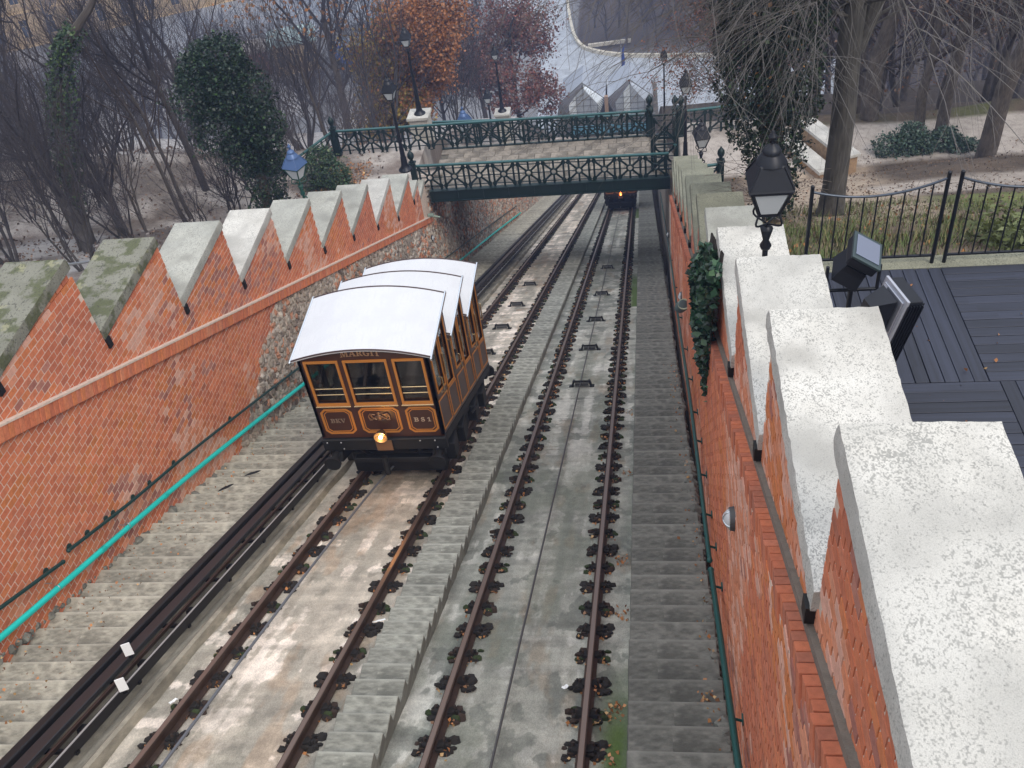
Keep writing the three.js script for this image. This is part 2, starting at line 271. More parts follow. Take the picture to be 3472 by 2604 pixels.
/* ---------- track bed, kerb, channel ---------- */
const zBed = [...span(1, -30, 200), ...span(-30.4, -97, 110)];
const bumpy = (x, z) => S(z) + .018 * (fbm(x * 1.2 + 30, z * 2.2 + 60, 3, 3) - .5) + .01 * Math.sin(z * 4.2 + 2 * vnoise(x, z, 4));
struct('track_bed', grid(span(-2.66, -.25, 16), zBed, bumpy, -2.66, 2.36, 24), std([1.34, 1.25, 1.16], .85, { map: bedMap(101, 1, false), bumpMap: rep(bumpMap, 2, 24), bumpScale: .008 }), 'pale lime-stained concrete bed of the left track');
struct('track_bed', grid(span(.19, 2.56, 16), zBed, bumpy, .19, 2.40, 24), std([.92, .95, .92], .85, { map: bedMap(140, .62, true), bumpMap: rep(bumpMap, 2, 24), bumpScale: .008 }), 'grey damp concrete bed of the right track with moss');
{
  const pts = [[-3.60, -.10], [-2.90, -.06], [-2.74, .02], [-2.63, .13], [-2.58, .12], [-2.545, -.03]], t = new Tris();
  zBed.forEach(z => { let l = 0; pts.forEach((p, i) => { if (i) l += Math.hypot(p[0] - pts[i - 1][0], p[1] - pts[i - 1][1]); const w = .012 * (vnoise(z * 3, i * 3, 8) - .5); t.v(p[0] + w, S(z, p[1]) + w, z, 0, 1, 0, null, l * .9, z * .55); }); });
  for (let j = 0; j < zBed.length - 1; j++) for (let i = 0; i < pts.length - 1; i++) { const a = j * pts.length + i; t.i.push(a, a + 1, a + pts.length, a + 1, a + pts.length + 1, a + pts.length); }
  struct('cable_channel', flat(t.geo()), std([.78, .72, .62], .9, { map: concreteMap, bumpMap, bumpScale: .008 }), 'concrete cable channel with a low kerb beside the left track');
}
/* ---------- the three stairs ---------- */
const AX = Math.atan(T), CS = Math.cos(AX);
function stairs(x0, x1, pitch, h0, mat, label, wallSide) {
  const g = new THREE.Group(); g.name = numbered('stairs'); g.userData = { kind: 'structure', label }; scene.add(g);
  const w = x1 - x0, geos = Array.from({ length: 16 }, (_, k) => k * 1.37).map(k => { const q = boxUV(new RoundedBoxGeometry(w, .42, pitch + .01, 1, .012), 1), p = q.attributes.position, nn = q.attributes.normal; for (let i = 0; i < p.count; i++) q.attributes.uv.setXY(i, Math.abs(nn.getX(i)) > .7 ? p.getY(i) * .5 + k * .37 : p.getX(i) * .5 + k * .37, Math.abs(nn.getY(i)) > .5 ? clamp(p.getZ(i) / pitch + .5 + .05 * Math.sin(k * 5), .01, .99) : Math.abs(nn.getX(i)) > .7 ? .985 : .62); return q; }), far = new MB(), r = rng(x0 * 100 + 900 | 0);  // side faces take the dark corner band, so their shade is painted in
  const mats = [mat, mat.clone(), mat.clone()]; mats[1].color.multiplyScalar(.88); mats[2].color.multiplyScalar(1.1);
  let n = 0;
  for (let z = -1.2; z > -96; z -= pitch) {
    const dip = wallSide < 0 ? smooth(-9.5, -4.5, z) : 0, y = S(z, h0) - .21 + (r() - .5) * .008 - .13 * dip, p = [(x0 + x1) / 2 + (r() - .5) * .012, y, z - pitch / 2];
    if (n < 285) { const s = mesh('step', geos[r() * 16 | 0], mats[r() * 3 | 0], g); s.position.set(...p); s.rotation.z = (r() - .5) * .006 + .06 * dip; } else far.add(geos[n % 16], M4(...p));
    n++;
  }
  if (far.g.length) far.build('step', mat, g).userData.kind = 'stuff';
  if (wallSide) {                                         // rough mortar left along the foot of the wall
    const m = new MB(); for (let z = -2; z > -40; z -= .12) { const s = .03 + r() * .10 * (vnoise(z * .9, 3, 77) + .3), a = new THREE.IcosahedronGeometry(1, 0); m.add(a, M4(wallSide > 0 ? x1 - s * .3 : x0 + s * .3, S(z, h0 + .03 + r() * .05), z, r() * 3, r() * 3, r() * 3, [s, s * .8, s * 1.1])); }
    m.build('mortar_fillet', M.stairDark, g, 1).userData.kind = 'stuff';
  }
  return g;
}
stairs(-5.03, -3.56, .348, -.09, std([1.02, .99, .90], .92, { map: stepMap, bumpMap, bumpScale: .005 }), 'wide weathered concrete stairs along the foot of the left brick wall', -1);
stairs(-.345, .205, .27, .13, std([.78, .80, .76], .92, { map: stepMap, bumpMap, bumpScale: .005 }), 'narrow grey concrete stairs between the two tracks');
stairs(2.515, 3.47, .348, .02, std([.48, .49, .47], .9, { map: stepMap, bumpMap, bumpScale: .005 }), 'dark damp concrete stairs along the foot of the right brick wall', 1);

/* ---------- rails ---------- */
function onSlope(name, label, cat, group, x) { const g = thing(name, label, cat, group, [x, 0, 0]); g.rotation.x = -AX; return g; }
const L = z => z / CS;                                    // horizontal run to length along the slope
function fasteningGeo(seed) {
  const m = new MB(), r = rng(seed), rust = [.042, .025, .017], dark = [.019, .015, .012], moss = [.03, .045, .012];
  m.box(.30, .025, .15, 0, .012, 0, 0, 0, 0, rust);
  for (const s of [-1, 1]) {
    m.box(.075, .05, .11, s * .075, .045, 0, 0, 0, s * .25, dark); m.add(new THREE.CylinderGeometry(.017, .017, .045, 6), M4(s * .095, .085, .02), rust); m.add(new THREE.CylinderGeometry(.015, .015, .04, 6), M4(s * .125, .06, -.035), dark);
    for (let k = 0; k < 11; k++) { const q = .028 + r() * .036; m.add(new THREE.IcosahedronGeometry(q, 0), M4(s * (.06 + r() * .125), .006 + r() * .018, (r() - .5) * .24, r() * 3, r() * 3, 0, [1.1, .5, 1]), r() > .82 ? moss : r() > .7 ? rust : dark); }
  }
  return mergeGeometries(m.g);
}
const fastenings = [1, 2, 3, 4].map(fasteningGeo);
function rail(x, label, seed) {
  const g = onSlope('rail', label, 'rail', 'running rails of the two tracks', x), sh = new THREE.Shape();
  [[-.065, 0], [.065, 0], [.065, .014], [.014, .032], [.014, .10], [.034, .112], [.034, .142], [-.034, .142], [-.034, .112], [-.014, .10], [-.014, .032], [-.065, .014]].forEach((p, i) => i ? sh.lineTo(...p) : sh.moveTo(...p));
  const body = new THREE.ExtrudeGeometry(sh, { depth: L(98), bevelEnabled: false, steps: 1 }); body.translate(0, .02, L(-97));
  mesh('rail_body', boxUV(body, .6), M.rail, g);
  const top = new THREE.CylinderGeometry(.05, .05, L(98), 10, 1, true, Math.PI / 2 - .62, 1.24); top.rotateX(Math.PI / 2); top.rotateZ(Math.PI / 2); top.translate(0, .02 + .144 - .0465, L(-48));
  mesh('running_surface', mergeBoxTop(), M.railTop, g);
  const r = rng(seed); let k = 0;
  for (let z = -2.48; z > -96; z -= .485) { const f = mesh('rail_fastening', fastenings[k++ % 4], M.fastening, g); f.position.set(0, 0, L(z + (r() - .5) * .03)); f.rotation.y = r() > .5 ? Math.PI : 0; }
  return g;
}
function mergeBoxTop() { const b = new RoundedBoxGeometry(.052, .012, L(98), 2, .004); b.translate(0, .163, L(-48)); return b; }
rail(-2.105, 'brown steel rail nearest the left wall, beside the cable channel', 11);
rail(-.67, 'brown steel rail of the left track beside the middle stairs', 12);
rail(.67, 'brown steel rail of the right track beside the middle stairs', 13);
rail(2.105, 'brown steel rail nearest the right wall, beside the mossy strip', 14);

/* ---------- haulage cables, rollers, ducts ---------- */
{
  const c = onSlope('haulage_cable', 'thin grey steel cable running up from the near carriage', 'cable', 'haulage cables of the two tracks', 0);
  mesh('cable', tube([[-1.88, .10, L(1)], [-1.86, .11, L(-4)], [-1.80, .12, L(-8)], [-1.60, .24, L(-10.4)], [-1.42, .34, L(-11.2)]], .018, 6, 40), std([.16, .17, .19], .5, { metalness: .3 }), c);
  const d = onSlope('haulage_cable', 'thin taut steel cable along the middle of the right track to the far carriage', 'cable', 'haulage cables of the two tracks', 0);
  mesh('cable', tube([[1.27, .11, L(1)], [1.30, .11, L(-10)], [1.33, .12, L(-30)], [1.39, .3, L(-53)]], .014, 6, 40), std([.09, .09, .09], .5, { metalness: .3 }), d);
}
function roller(x, z, label) {
  const g = onSlope('cable_roller', label, 'roller', 'cable rollers between the rails', 0), G = new THREE.Group(); g.position.set(x, S(z), z); g.userData.group = 'cable rollers between the rails';
  const m = new MB(); for (const s of [-1, 1]) { m.box(.045, .15, .10, s * .19, .075, 0, 0, 0, s * .35, null); m.box(.10, .02, .16, s * .23, .012, 0); } m.box(.40, .03, .03, 0, .135, .06); m.build('bracket', M.black, g);
  mesh('roller', new THREE.CylinderGeometry(.06, .06, .30, 12).rotateZ(Math.PI / 2).translate(0, .075, 0), std([.10, .10, .10], .5, { metalness: .4 }), g);
}
for (const [x, side] of [[-1.39, 'left'], [1.33, 'right']]) {
  const zs = side === 'left' ? [-16.2, -18.9, -21.7, -24.8, -28.3] : [-15.9, -19.0, -22.2, -26, -31.2];
  const words = ['nearest', 'second nearest', 'middle', 'second farthest', 'farthest'];
  zs.forEach((z, i) => roller(x, z, `${words[i]} of the five dark cable rollers along the ${side} track`));
}
{
  const len = L(98), mid = L(-48);
  const bar = (x, y, w, h, mat, label, name = 'cable_duct') => { const g = onSlope(name, label, 'cable duct', null, x); mesh('duct', new RoundedBoxGeometry(w, h, len, 1, Math.min(w, h) * .2).translate(0, y, mid), mat, g); return g; };
  const a = bar(-3.43, .10, .12, .16, std([.010, .009, .009], .5), 'black square duct beside the teeth of the left stairs');
  const b = bar(-3.25, .12, .15, .07, std([.032, .032, .034], .32, { metalness: .2 }), 'shiny dark conductor bar between the two black ducts');
  const m = new MB(); for (let z = -2; z > -95; z -= 1.1) { m.box(.56, .035, .05, 0.08, .03, L(z)); m.box(.10, .05, .10, .22, .055, L(z - .3)); } m.build('support_bracket', M.duct, b);
  bar(-3.08, .12, .035, .05, std([.05, .03, .022], .4, { metalness: .4 }), 'thin brown bar on the brackets of the cable channel');
  const d = bar(-2.93, .09, .05, .13, std([.025, .022, .022], .4, { metalness: .3 }), 'black edge duct with a pale top line over the channel');
  mesh('top_strip', new THREE.BoxGeometry(.02, .008, len).translate(0.01, .159, mid), std([.33, .32, .31], .5), d);
}
for (const [x, y, z, l] of [[-3.12, S(-5.62, .28), -5.62, 'white square marker plate on the inner black duct'], [-2.86, S(-5.05, .22), -5.05, 'white square marker plate on the outer edge of the cable channel']]) {
  const g = thing('marker_plate', l, 'marker plate', null, [x, y, z]); g.rotation.set(-.3, .4, .12); const m = new MB(); m.rbox(.10, .17, .012, .004, 0, .05, 0); m.build('plate', M.white, g); mesh('clip', new THREE.BoxGeometry(.05, .12, .05).translate(0, -.02, -.03), M.duct, g);
}

/* ---------- brick walls ---------- */
const BRICKS = [[.60, .155, .062], [.54, .13, .055], [.66, .20, .085], [.46, .105, .05], [.66, .25, .13], [.62, .175, .08], [.37, .085, .05], [.62, .18, .05], [.68, .31, .20], [.52, .16, .095], [.27, .075, .055], [.64, .235, .12]].map(c => mix3(c, [.72, .275, .145], .40)); BRICKS.push([.72, .40, .30], [.40, .16, .12], [.64, .215, .075], [.48, .21, .155]);
function brickTone(y, z, h, r, dark) {                    // an index into BRICKS; lime-washed, sooty and orange areas
  const a = fbm(z * .55 + 60, y * .55 + 60, 201, 4), b = fbm(z * 1.4 + 30, y * 1.4 + 30, 202, 3), q = r();
  const e = fbm(z * .8 + 11, y * .8 + 77, 203, 4), f = fbm(z * .45 + 99, y * .7 + 12, 204, 4);
  if (e > .60 && r() < smooth(.58, .68, e) * .5) return r() < .55 ? 13 : 15; if (f > .585 && r() < .4) return r() < .6 ? 14 : 7;
  if (a > .57 + .1 * (q - .5)) return r() < .45 ? 12 : q < .5 ? 8 : q < .8 ? 4 : 11;
  if (b < .37 + dark * .13) return q < .12 ? 6 : q < .5 ? 3 : q < .54 ? 10 : q < .8 ? 9 : 1;
  return q < .2 ? 0 : q < .38 ? 1 : q < .54 ? 2 : q < .68 ? 5 : q < .8 ? 7 : q < .88 ? 3 : q < .95 ? 9 : 11;
}
function brickGeo(l, h, d) { return boxUV(new THREE.BoxGeometry(d, h, l), 1); }
const BL = .185, BH = .098, GAP = .019, brickUnit = [0, 1, 2].map(k => boxUV(new THREE.BoxGeometry(.03, BH - GAP, BL - GAP), 1, k * .31, k * .17));
const brickMats = BRICKS.map(c => std(c, .9, { map: rep(grainMap, 1.7), bumpMap: rep(bumpMap, 2), bumpScale: .003 }));
function brickField(root, list, sgn) {                    // list: {x, y, z, l, tone}; the 300 largest in view are parts, the rest one part
  for (const b of list) { const d = eyeDist(b.x, b.y, b.z), f = Math.abs((b.x - camera.position.x) / d); b.s = b.l * BH * f / (d * d) * (inView(b.x, b.y, b.z, 1) ? 1 : .02); }
  list.sort((a, b) => b.s - a.s); const rest = [], r = rng(root.id + 5); let made = 0;
  for (const b of list) {
    const px = b.x - sgn * .015 + (r() - .5) * .004;
    if (made < 300 && b.l > BL * .8) { const m = mesh('brick', brickUnit[made++ % 3], brickMats[b.tone], root); m.position.set(px, b.y, b.z); m.scale.z = (b.l - GAP) / (BL - GAP); }
    else { const g = brickUnit[r() * 3 | 0].clone(); g.applyMatrix4(M4(px, b.y, b.z, 0, 0, 0, [1, 1, (b.l - GAP) / (BL - GAP)])); rest.push(paint(g, mul3(BRICKS[b.tone], .9 + .2 * r()))); }
  }
  if (rest.length) mesh('brick', mergeGeometries(rest), M.brick, root).userData.kind = 'stuff';
}
function fieldBricks(xf, z0, z1, bottom, top, seed, keep = () => true, dark = 0, clip) {   // courses between two heights, from z0 (far) to z1 (near)
  const out = [], r = rng(seed); let lo = 1e9, hi = -1e9; for (const z of [z0, z1]) { lo = Math.min(lo, bottom(z)); hi = Math.max(hi, top(z)); }
  for (let j = Math.floor(lo / BH); j <= Math.ceil(hi / BH); j++) {
    const y = (j + .5) * BH, off = ((j % 2 + 2) % 2) * BL * .5 + (hash(j, 3, seed) - .5) * .03;
    for (let k = Math.floor((z0 - off) / BL) - 1; k * BL + off < z1; k++) {
      let a = k * BL + off, b = a + BL; a = Math.max(a, z0 + .004); b = Math.min(b, z1 - .004); if (clip) [a, b] = clip(y, a, b); if (b - a < .04) continue; const z = (a + b) / 2;
      if (y < bottom(z) - BH * .3 || y > top(z) + BH * .2 || !keep(y, z) || !inView(xf, y, z, 1.22)) continue;
      out.push({ x: xf, y, z, l: b - a, tone: brickTone(y, z, y - S(z), r, dark) });
    }
  }
  return out;
}
function wallBricks(xf, steps, bottom, seed, keep, dark) {  // one continuous bond under a stepped top, cut only at the risers
  const z0 = steps[steps.length - 1].zf, z1 = steps[0].zn, at = z => steps.find(s => z <= s.zn && z >= s.zf) || steps[z > z1 ? 0 : steps.length - 1];
  return fieldBricks(xf, z0, z1, bottom, z => at(z).top(z), seed, keep, dark, (y, a, b) => { const s = at((a + b) / 2), i = steps.indexOf(s), n = steps[i + 1], q = steps[i - 1]; if (n && a < s.zf && y > n.top(s.zf) - .02) a = s.zf; if (q && b > s.zn && y > s.top(s.zn) - .02 && false) b = s.zn; return [a, b]; });
}
function coping(w, len, thick, seed, xin) {               // one rough slab: irregular edges, slight unevenness; origin at the middle of its lower (uphill) end
  const g = new THREE.BoxGeometry(w, thick, len, 22, 3, 48), p = g.attributes.position;
  for (let i = 0; i < p.count; i++) {
    const x = p.getX(i), y = p.getY(i), z = p.getZ(i), edge = Math.max(Math.abs(x) / (w / 2), Math.abs(z) / (len / 2), 0), e = smooth(.93, 1, edge), top = y > thick * .3;
    const n1 = fbm(x * 26 + seed, z * 26 + y * 34, 301, 3) - .5, n2 = fbm(z * 22 + y * 31, x * 22 + seed * 3, 302, 3) - .5, n3 = fbm(x * 5 + seed, z * 5, 303, 3) - .5;
    p.setXYZ(i, x + n1 * .014 * e - (top ? e * .008 * Math.sign(x) : 0), y + n3 * .003 - (top ? e * (.007 + .012 * Math.max(0, n2)) : 0), z + n2 * .014 * e - (top ? e * .008 * Math.sign(z) : 0));
  }
  return toCreasedNormals(boxUV(g, 1, seed * .37, seed * .53), .7);
}
function stringCourse(root, xOut, depth, h0, z0, z1, seed, sgn, worn = false) {   // headers on edge along the slope, on a mortar ledge
  const r = rng(seed), geo = [0, 1, 2].map(k => boxUV(new RoundedBoxGeometry(depth, .205, .094, 1, .006), 1, k * .3, k * .2)); let n = 0; const rest = [];
  for (let d = L(z1); d > L(z0); d -= .104) {
    const z = d * CS, y = S(z, h0), tone = worn ? [0, 1, 3, 6, 10, 9, 3, 6][clamp(Math.floor(8 * (.55 * r() + .6 * (fbm(z * .8 + 20, 5, 66, 3) - .1))), 0, 7)] : [0, 2, 5, 7, 1, 4, 9, 3][r() * 8 | 0];
    if (!inView(xOut, y, z, 1.25)) continue; const px = xOut - sgn * depth / 2 + (r() - .5) * (worn ? .022 : .014);
    if (n < 300) { const m = mesh('header_brick', geo[n++ % 3], brickMats[tone], root); m.position.set(px, y, z); m.rotation.set(-AX + (r() - .5) * .06, 0, (r() - .5) * .04); }
    else rest.push(paint(geo[0].clone().applyMatrix4(M4(px, y, z, -AX)), BRICKS[tone]));
  }
  if (rest.length) mesh('header_brick', mergeGeometries(rest), M.brick, root).userData.kind = 'stuff';
}
/* left wall */
const LW = { x: -5.0, out: -5.86, p: 2.237, z0: -10.17, h: 4.87, tilt: .157, th: .17 };
{
  const W = thing('stepped_wall', 'orange-red brick retaining wall with a stepped top, left of the tracks', 'wall', 'stepped brick walls flanking the tracks');
  const steps = []; for (let i = -4; i <= 8; i++) steps.push({ i, zf: LW.z0 - LW.p * i, zn: LW.z0 - LW.p * (i - 1), y: S(LW.z0 - LW.p * i, LW.h) });
  steps.push({ i: 9, zf: -29.05, zn: -28.066, y: -9.40 });
  const core = new MB(), list = []; const rubbleAt = (y, z) => { const h = y - S(z); return h < 2.85 && z < -12.25 - 1.318 * h + .35 * (fbm(y * 2.1 + 9, z * 2.1 + 90, 44, 3) - .5) * 2; };
  for (const s of steps) {
    const len = s.zn - s.zf, tilt = LW.tilt * len / LW.p, w = -LW.out - 5 + .86 - .86 + .06 + .0, mat = s.i < 2 ? M.moss : s.i === 3 || s.i === 7 ? M.stone : M.stoneOld;
    const c = mesh('coping_slab', coping(.90, len + .03, LW.th, s.i * 1.7 + 20), mat, W); c.position.set(-5.43, s.y - tilt / 2 - LW.th / 2, (s.zf + s.zn) / 2); c.rotation.x = Math.atan2(tilt, len);
    if (s.i < 2 && s.i >= -1) c.userData.label = 'slab overgrown with green moss and lichen';
    const top = z => s.y - tilt * (z - s.zf) / len - LW.th; core.box(.84, 6.5, len, -5.007 - .42, top(s.zn) - 3.25 + .02, (s.zf + s.zn) / 2);
    s.top = top;
    const d = mesh('drain_block', new THREE.BoxGeometry(.07, .17, .10), M.black, W); d.position.set(-5.0, s.y - tilt - .26, s.zn - .05);
  }
  list.push(...wallBricks(LW.x, steps, z => S(z, -.5), 400, (y, z) => !rubbleAt(y, z), 0));
  core.box(.84, 5.6, .95, -5.432, -10.12 - 2.8, -29.53);
  core.build('wall_core', M.mortar, W, 1);
  const end = mesh('coping_slab', coping(.90, .98, .16, 99), M.stoneOld, W); end.position.set(-5.43, -10.06, -29.54); end.rotation.x = .12;
  brickField(W, list, 1);
  stringCourse(W, -4.93, .13, 2.83, -30, -4, 61, 1);
  mesh('ledge', boxUV(new THREE.BoxGeometry(.09, .03, L(28)).rotateX(-AX).translate(-4.965, S(-16.5, 2.95), -16.5), 1), M.mortar, W);
  { // the older masonry of rough stone farther down
    const r = rng(77), g = [0, 1, 2, 3].map(k => { const q = new THREE.IcosahedronGeometry(1, 1), p = q.attributes.position; for (let i = 0; i < p.count; i++) { const f = .8 + .4 * hash(Math.round(p.getX(i) * 50), Math.round(p.getY(i) * 50) + Math.round(p.getZ(i) * 50), k); p.setXYZ(i, p.getX(i) * f, p.getY(i) * f, p.getZ(i) * f); } return flat(q); });
    const pal = [[.27, .23, .19], [.33, .29, .25], [.20, .165, .14], [.38, .19, .12], [.40, .36, .31], [.15, .12, .10], [.31, .24, .18], [.36, .16, .095]], out = [];
    for (let z = -11; z > -62; z -= .155) for (let h = -.1; h < (z < -30 ? 4.2 : 2.72); h += .115) {
      const zz = z + (r() - .5) * .12, y = S(zz, h) + (r() - .5) * .08; if (z > -30 && !rubbleAt(y, zz)) continue; if (!inView(-5, y, zz, 1.15)) continue;
      const low = fbm(zz * .5 + 9, y * .5 + 44, 78, 3); let c = pal[Math.floor(clamp(low * 1.6 - .4 + (r() - .5) * .7) * 7.99)]; c = mul3(c, (zz < -27 ? 1.35 : 1.05) + .6 * r());
      const q = g[r() * 4 | 0].clone(); q.applyMatrix4(M4(-5.01, y, zz, r() * 6, 0, 0, [.03 + r() * .035, .045 + r() * .035, .06 + r() * .06])); out.push(paint(q, c));
    }
    mesh('rough_stone', mergeGeometries(out), M.rubble, W).userData.kind = 'stuff';
    const c2 = new MB(); c2.add(new THREE.BoxGeometry(.84, 5.2, L(66)).rotateX(-AX), M4(-5.435, S(-63, 1.7), -63)); c2.build('lower_wall', std([.58, .50, .44], .95, { map: grainMap, bumpMap, bumpScale: .02 }), W, 1);
  }
}
/* right wall, swung out a little downhill */
{
  const W = thing('stepped_wall', 'orange-red brick retaining wall with broad pale coping slabs, right of the tracks', 'wall', 'stepped brick walls flanking the tracks', [0, 0, 0], -.007);
  const p = 2.22, th = .17, core = new MB(), list = [], rs = [];
  for (let i = 0; i <= 11; i++) {
    const zf = -3.05 - p * i, zn = zf + p, y = S(zf, 4.93), tilt = .10, w = [.63, .69, .73][Math.min(i, 2)], mat = i < 4 ? M.stone : i === 4 ? M.stoneOld : M.mossGreen, x0 = 3.585;
    const c = mesh('coping_slab', coping(w + .035, p + .03, th, i * 2.3 + 60), mat, W); c.position.set(x0 + (w + .035) / 2, y - tilt / 2 - th / 2, (zf + zn) / 2); c.rotation.x = Math.atan2(tilt, p);
    if (i > 4) c.userData.label = 'slab dulled by green algae';
    const top = z => y - tilt * (z - zf) / p - th; core.box(w - .02, 7, p, 3.627 + (w - .02) / 2, top(zn) - 3.5 + .02, (zf + zn) / 2);
    rs.push({ zf, zn, top });
    const d = mesh('drain_block', new THREE.BoxGeometry(.07, .13, .10), M.black, W); d.position.set(3.60, y - tilt - .235, zn - .05);
  }
  list.push(...wallBricks(3.62, rs, z => S(z, 3.38), 800, undefined, .5)); list.push(...fieldBricks(3.50, -27.5, -.9, z => S(z, -.1), z => S(z, 3.2), 900, undefined, .9));
  core.add(new THREE.BoxGeometry(.3, 3.8, L(30)).rotateX(-AX), M4(3.657, S(-15, 1.12), -15)); core.box(.7, 6, 2.2, 3.98, -10.5 - 3, -29.2);
  core.build('wall_core', M.mortar, W, 1);
  brickField(W, list, -1);
  stringCourse(W, 3.500, .105, 3.27, -29, -1.2, 62, -1, true);
  mesh('ledge', boxUV(new THREE.BoxGeometry(.045, .07, L(29), 2, 2, 160).rotateX(-AX).translate(3.604, S(-15, 3.415), -15), 1), std([.20, .18, .15], .95, { map: grainMap, bumpMap, bumpScale: .01 }), W);
  const pier = mesh('coping_slab', coping(.75, 2.2, .2, 130), M.mossGreen, W); pier.position.set(3.98, -10.05, -29.25); pier.userData.label = 'algae-green block under the bridge end';
  const c2 = new MB(); c2.add(new THREE.BoxGeometry(.7, 5.2, L(66)).rotateX(-AX), M4(3.86, S(-63, 1.7), -63)); c2.build('lower_wall', std([.34, .30, .26], .95, { map: grainMap, bumpMap, bumpScale: .02 }), W, 1);
}
/* ---------- footbridge and cast-iron railings ---------- */
{
  const B = thing('footbridge', 'dark green iron footbridge with a paved deck crossing over both tracks', 'footbridge', null, [-.55, -10.42, -31.6]);
  const slab = new MB(); slab.box(8.6, .16, 3.2, 0, -.14, 0); slab.build('deck', std([.30, .28, .25], .9, { map: concreteMap }), B, 1);
  const m = new MB(); for (const s of [1]) { m.box(8.62, .42, .10, 0, -.17, s * 1.62); m.box(8.62, .03, .22, 0, -.375, s * 1.62); m.box(8.62, .03, .20, 0, .03, s * 1.62); for (let x = -4.2; x < 4.3; x += .925) m.box(.03, .36, .16, x, -.17, s * 1.62); }
  m.build('edge_beam', M.ironGreenDark, B); const m2 = new MB(); m2.box(8.62, .42, .10, 0, -.17, -1.62); m2.box(8.62, .05, .22, 0, -.36, -1.62); for (let x = -3.8; x < 4; x += 1.25) m2.box(.14, .26, 3.2, x, -.33, 0); m2.build('edge_beam', M.ironGreenDark, B);
  const r = rng(31), geo = [0, 1, 2].map(k => boxUV(new RoundedBoxGeometry(.60, .05, .385, 1, .012), 1, k * .4, k * .3)), mats = [std([.66, .59, .54], .9, { map: concreteMap }), std([.70, .63, .58], .9, { map: concreteMap }), std([.62, .56, .52], .9, { map: concreteMap })];
  for (let j = 0; j < 8; j++) for (let i = 0; i < 14; i++) { const x = -4 + i * .612 + (j % 2) * .3; if (x > 4.1) continue; const q = mesh('paving_slab', geo[r() * 3 | 0], mats[r() * 3 | 0], B); q.position.set(x, -.034 + (r() - .5) * .006, -1.40 + j * .398); }
}
const PW = .925;
function panelGeo(bar = .072) {                           // one unit of the pattern, 0..PW wide, 1 m high
  const m = new MB(), add = (a, b, w = bar) => m.add(flatBar(a, b, w, .03)), c = PW / 2, q = .095, yl = .17, yh = .85, ym = .51, R = .115;
  for (const x of [q, PW - q]) add([x, 0], [x, .97]);
  add([c, 0], [c, ym - R]); add([c, ym + R], [c, .97]); add([0, ym], [c - R, ym], .026); add([c + R, ym], [PW, ym], .026); add([0, yl], [PW, yl], .026); add([0, yh], [PW, yh], .026);
  m.add(new THREE.TorusGeometry(R, .037, 5, 18), M4(c, ym, 0));
  for (const [sx, sy] of [[1, 1], [-1, 1], [1, -1], [-1, -1]]) { const d = R * .707; add([c + sx * d, ym + sy * d], [sx > 0 ? PW - q : q, sy > 0 ? yh : yl], .068); m.add(new THREE.CylinderGeometry(.085, .085, .036, 8), M4(sx > 0 ? PW - q : q, sy > 0 ? yh : yl, 0, Math.PI / 2)); }
  for (const x of [0, PW]) for (const y of [.93, .075]) m.add(new THREE.TorusGeometry(.066, .014, 4, 10, Math.PI), M4(x, y - .04, 0, 0, 0, x ? Math.PI / 2 : -Math.PI / 2));
  return mergeGeometries(m.g);
}
const PANEL = panelGeo();
function postGeo() { const m = new MB(); m.rbox(.20, 1.12, .20, .02, 0, .56, 0); m.rbox(.26, .10, .26, .02, 0, .05, 0); m.rbox(.26, .07, .26, .02, 0, 1.12, 0); m.add(lathe([[0, 0], [.10, 0], [.07, .05], [.055, .10], [.10, .16], [.125, .24], [.11, .33], [.06, .40], [.03, .43], [.035, .46], [0, .48]], 12), M4(0, 1.15, 0)); return mergeGeometries(m.g); }
const POST = postGeo();
function railing(name, label, a, b, posts, mat = M.ironGreen, group = 'cast-iron railings of the footbridge') {   // from a to b (may slope)
  const dx = b[0] - a[0], dz = b[2] - a[2], l = Math.hypot(dx, dz), g = thing(name, label, 'railing', group, a, Math.atan2(-dz, dx)), n = Math.max(1, Math.round(l / PW)), k = l / (n * PW), rise = (b[1] - a[1]) / l;
  const sh = new THREE.Matrix4().set(1, 0, 0, 0, rise, 1, 0, 0, 0, 0, 1, 0, 0, 0, 0, 1), geo = rise ? PANEL.clone().applyMatrix4(sh) : PANEL;
  for (let i = 0; i < n; i++) { const p = mesh('railing_panel', geo, mat, g); p.position.set(i * PW * k, rise * i * PW * k, 0); p.scale.x = k; }
  const t = new MB(); t.rbox(l, .05, .11, .015, l / 2, 1.0, 0); t.box(l, .035, .06, l / 2, .965, 0); const tg = mergeGeometries(t.g); if (rise) tg.applyMatrix4(sh); mesh('top_rail', tg, std([.030, .105, .105], .3, { metalness: .25 }), g);
  for (const p of posts) { const q = mesh('post', POST, mat, g); q.position.set(p * l, rise * p * l, 0); }
  return g;
}
railing('railing', 'near railing of the footbridge, above the dark edge beam', [-5.2, -10.38, -30.02], [3.72, -10.5, -30.02], [-.012]);
railing('railing', 'far railing of the footbridge, behind the paved deck', [-9.0, -10.36, -33.2], [3.12, -10.4, -33.2], [0, 1]);
railing('railing', 'lower third railing seen behind the footbridge, in front of the glass pyramids', [-6.9, -12.3, -37.6], [3.25, -12.68, -37.6], [0], M.ironGreenDark);
railing('railing', 'short green railing running off to the left behind the shrub', [-9.05, -10.36, -33.2], [-11.6, -11.4, -31.4], [], M.ironGreen);
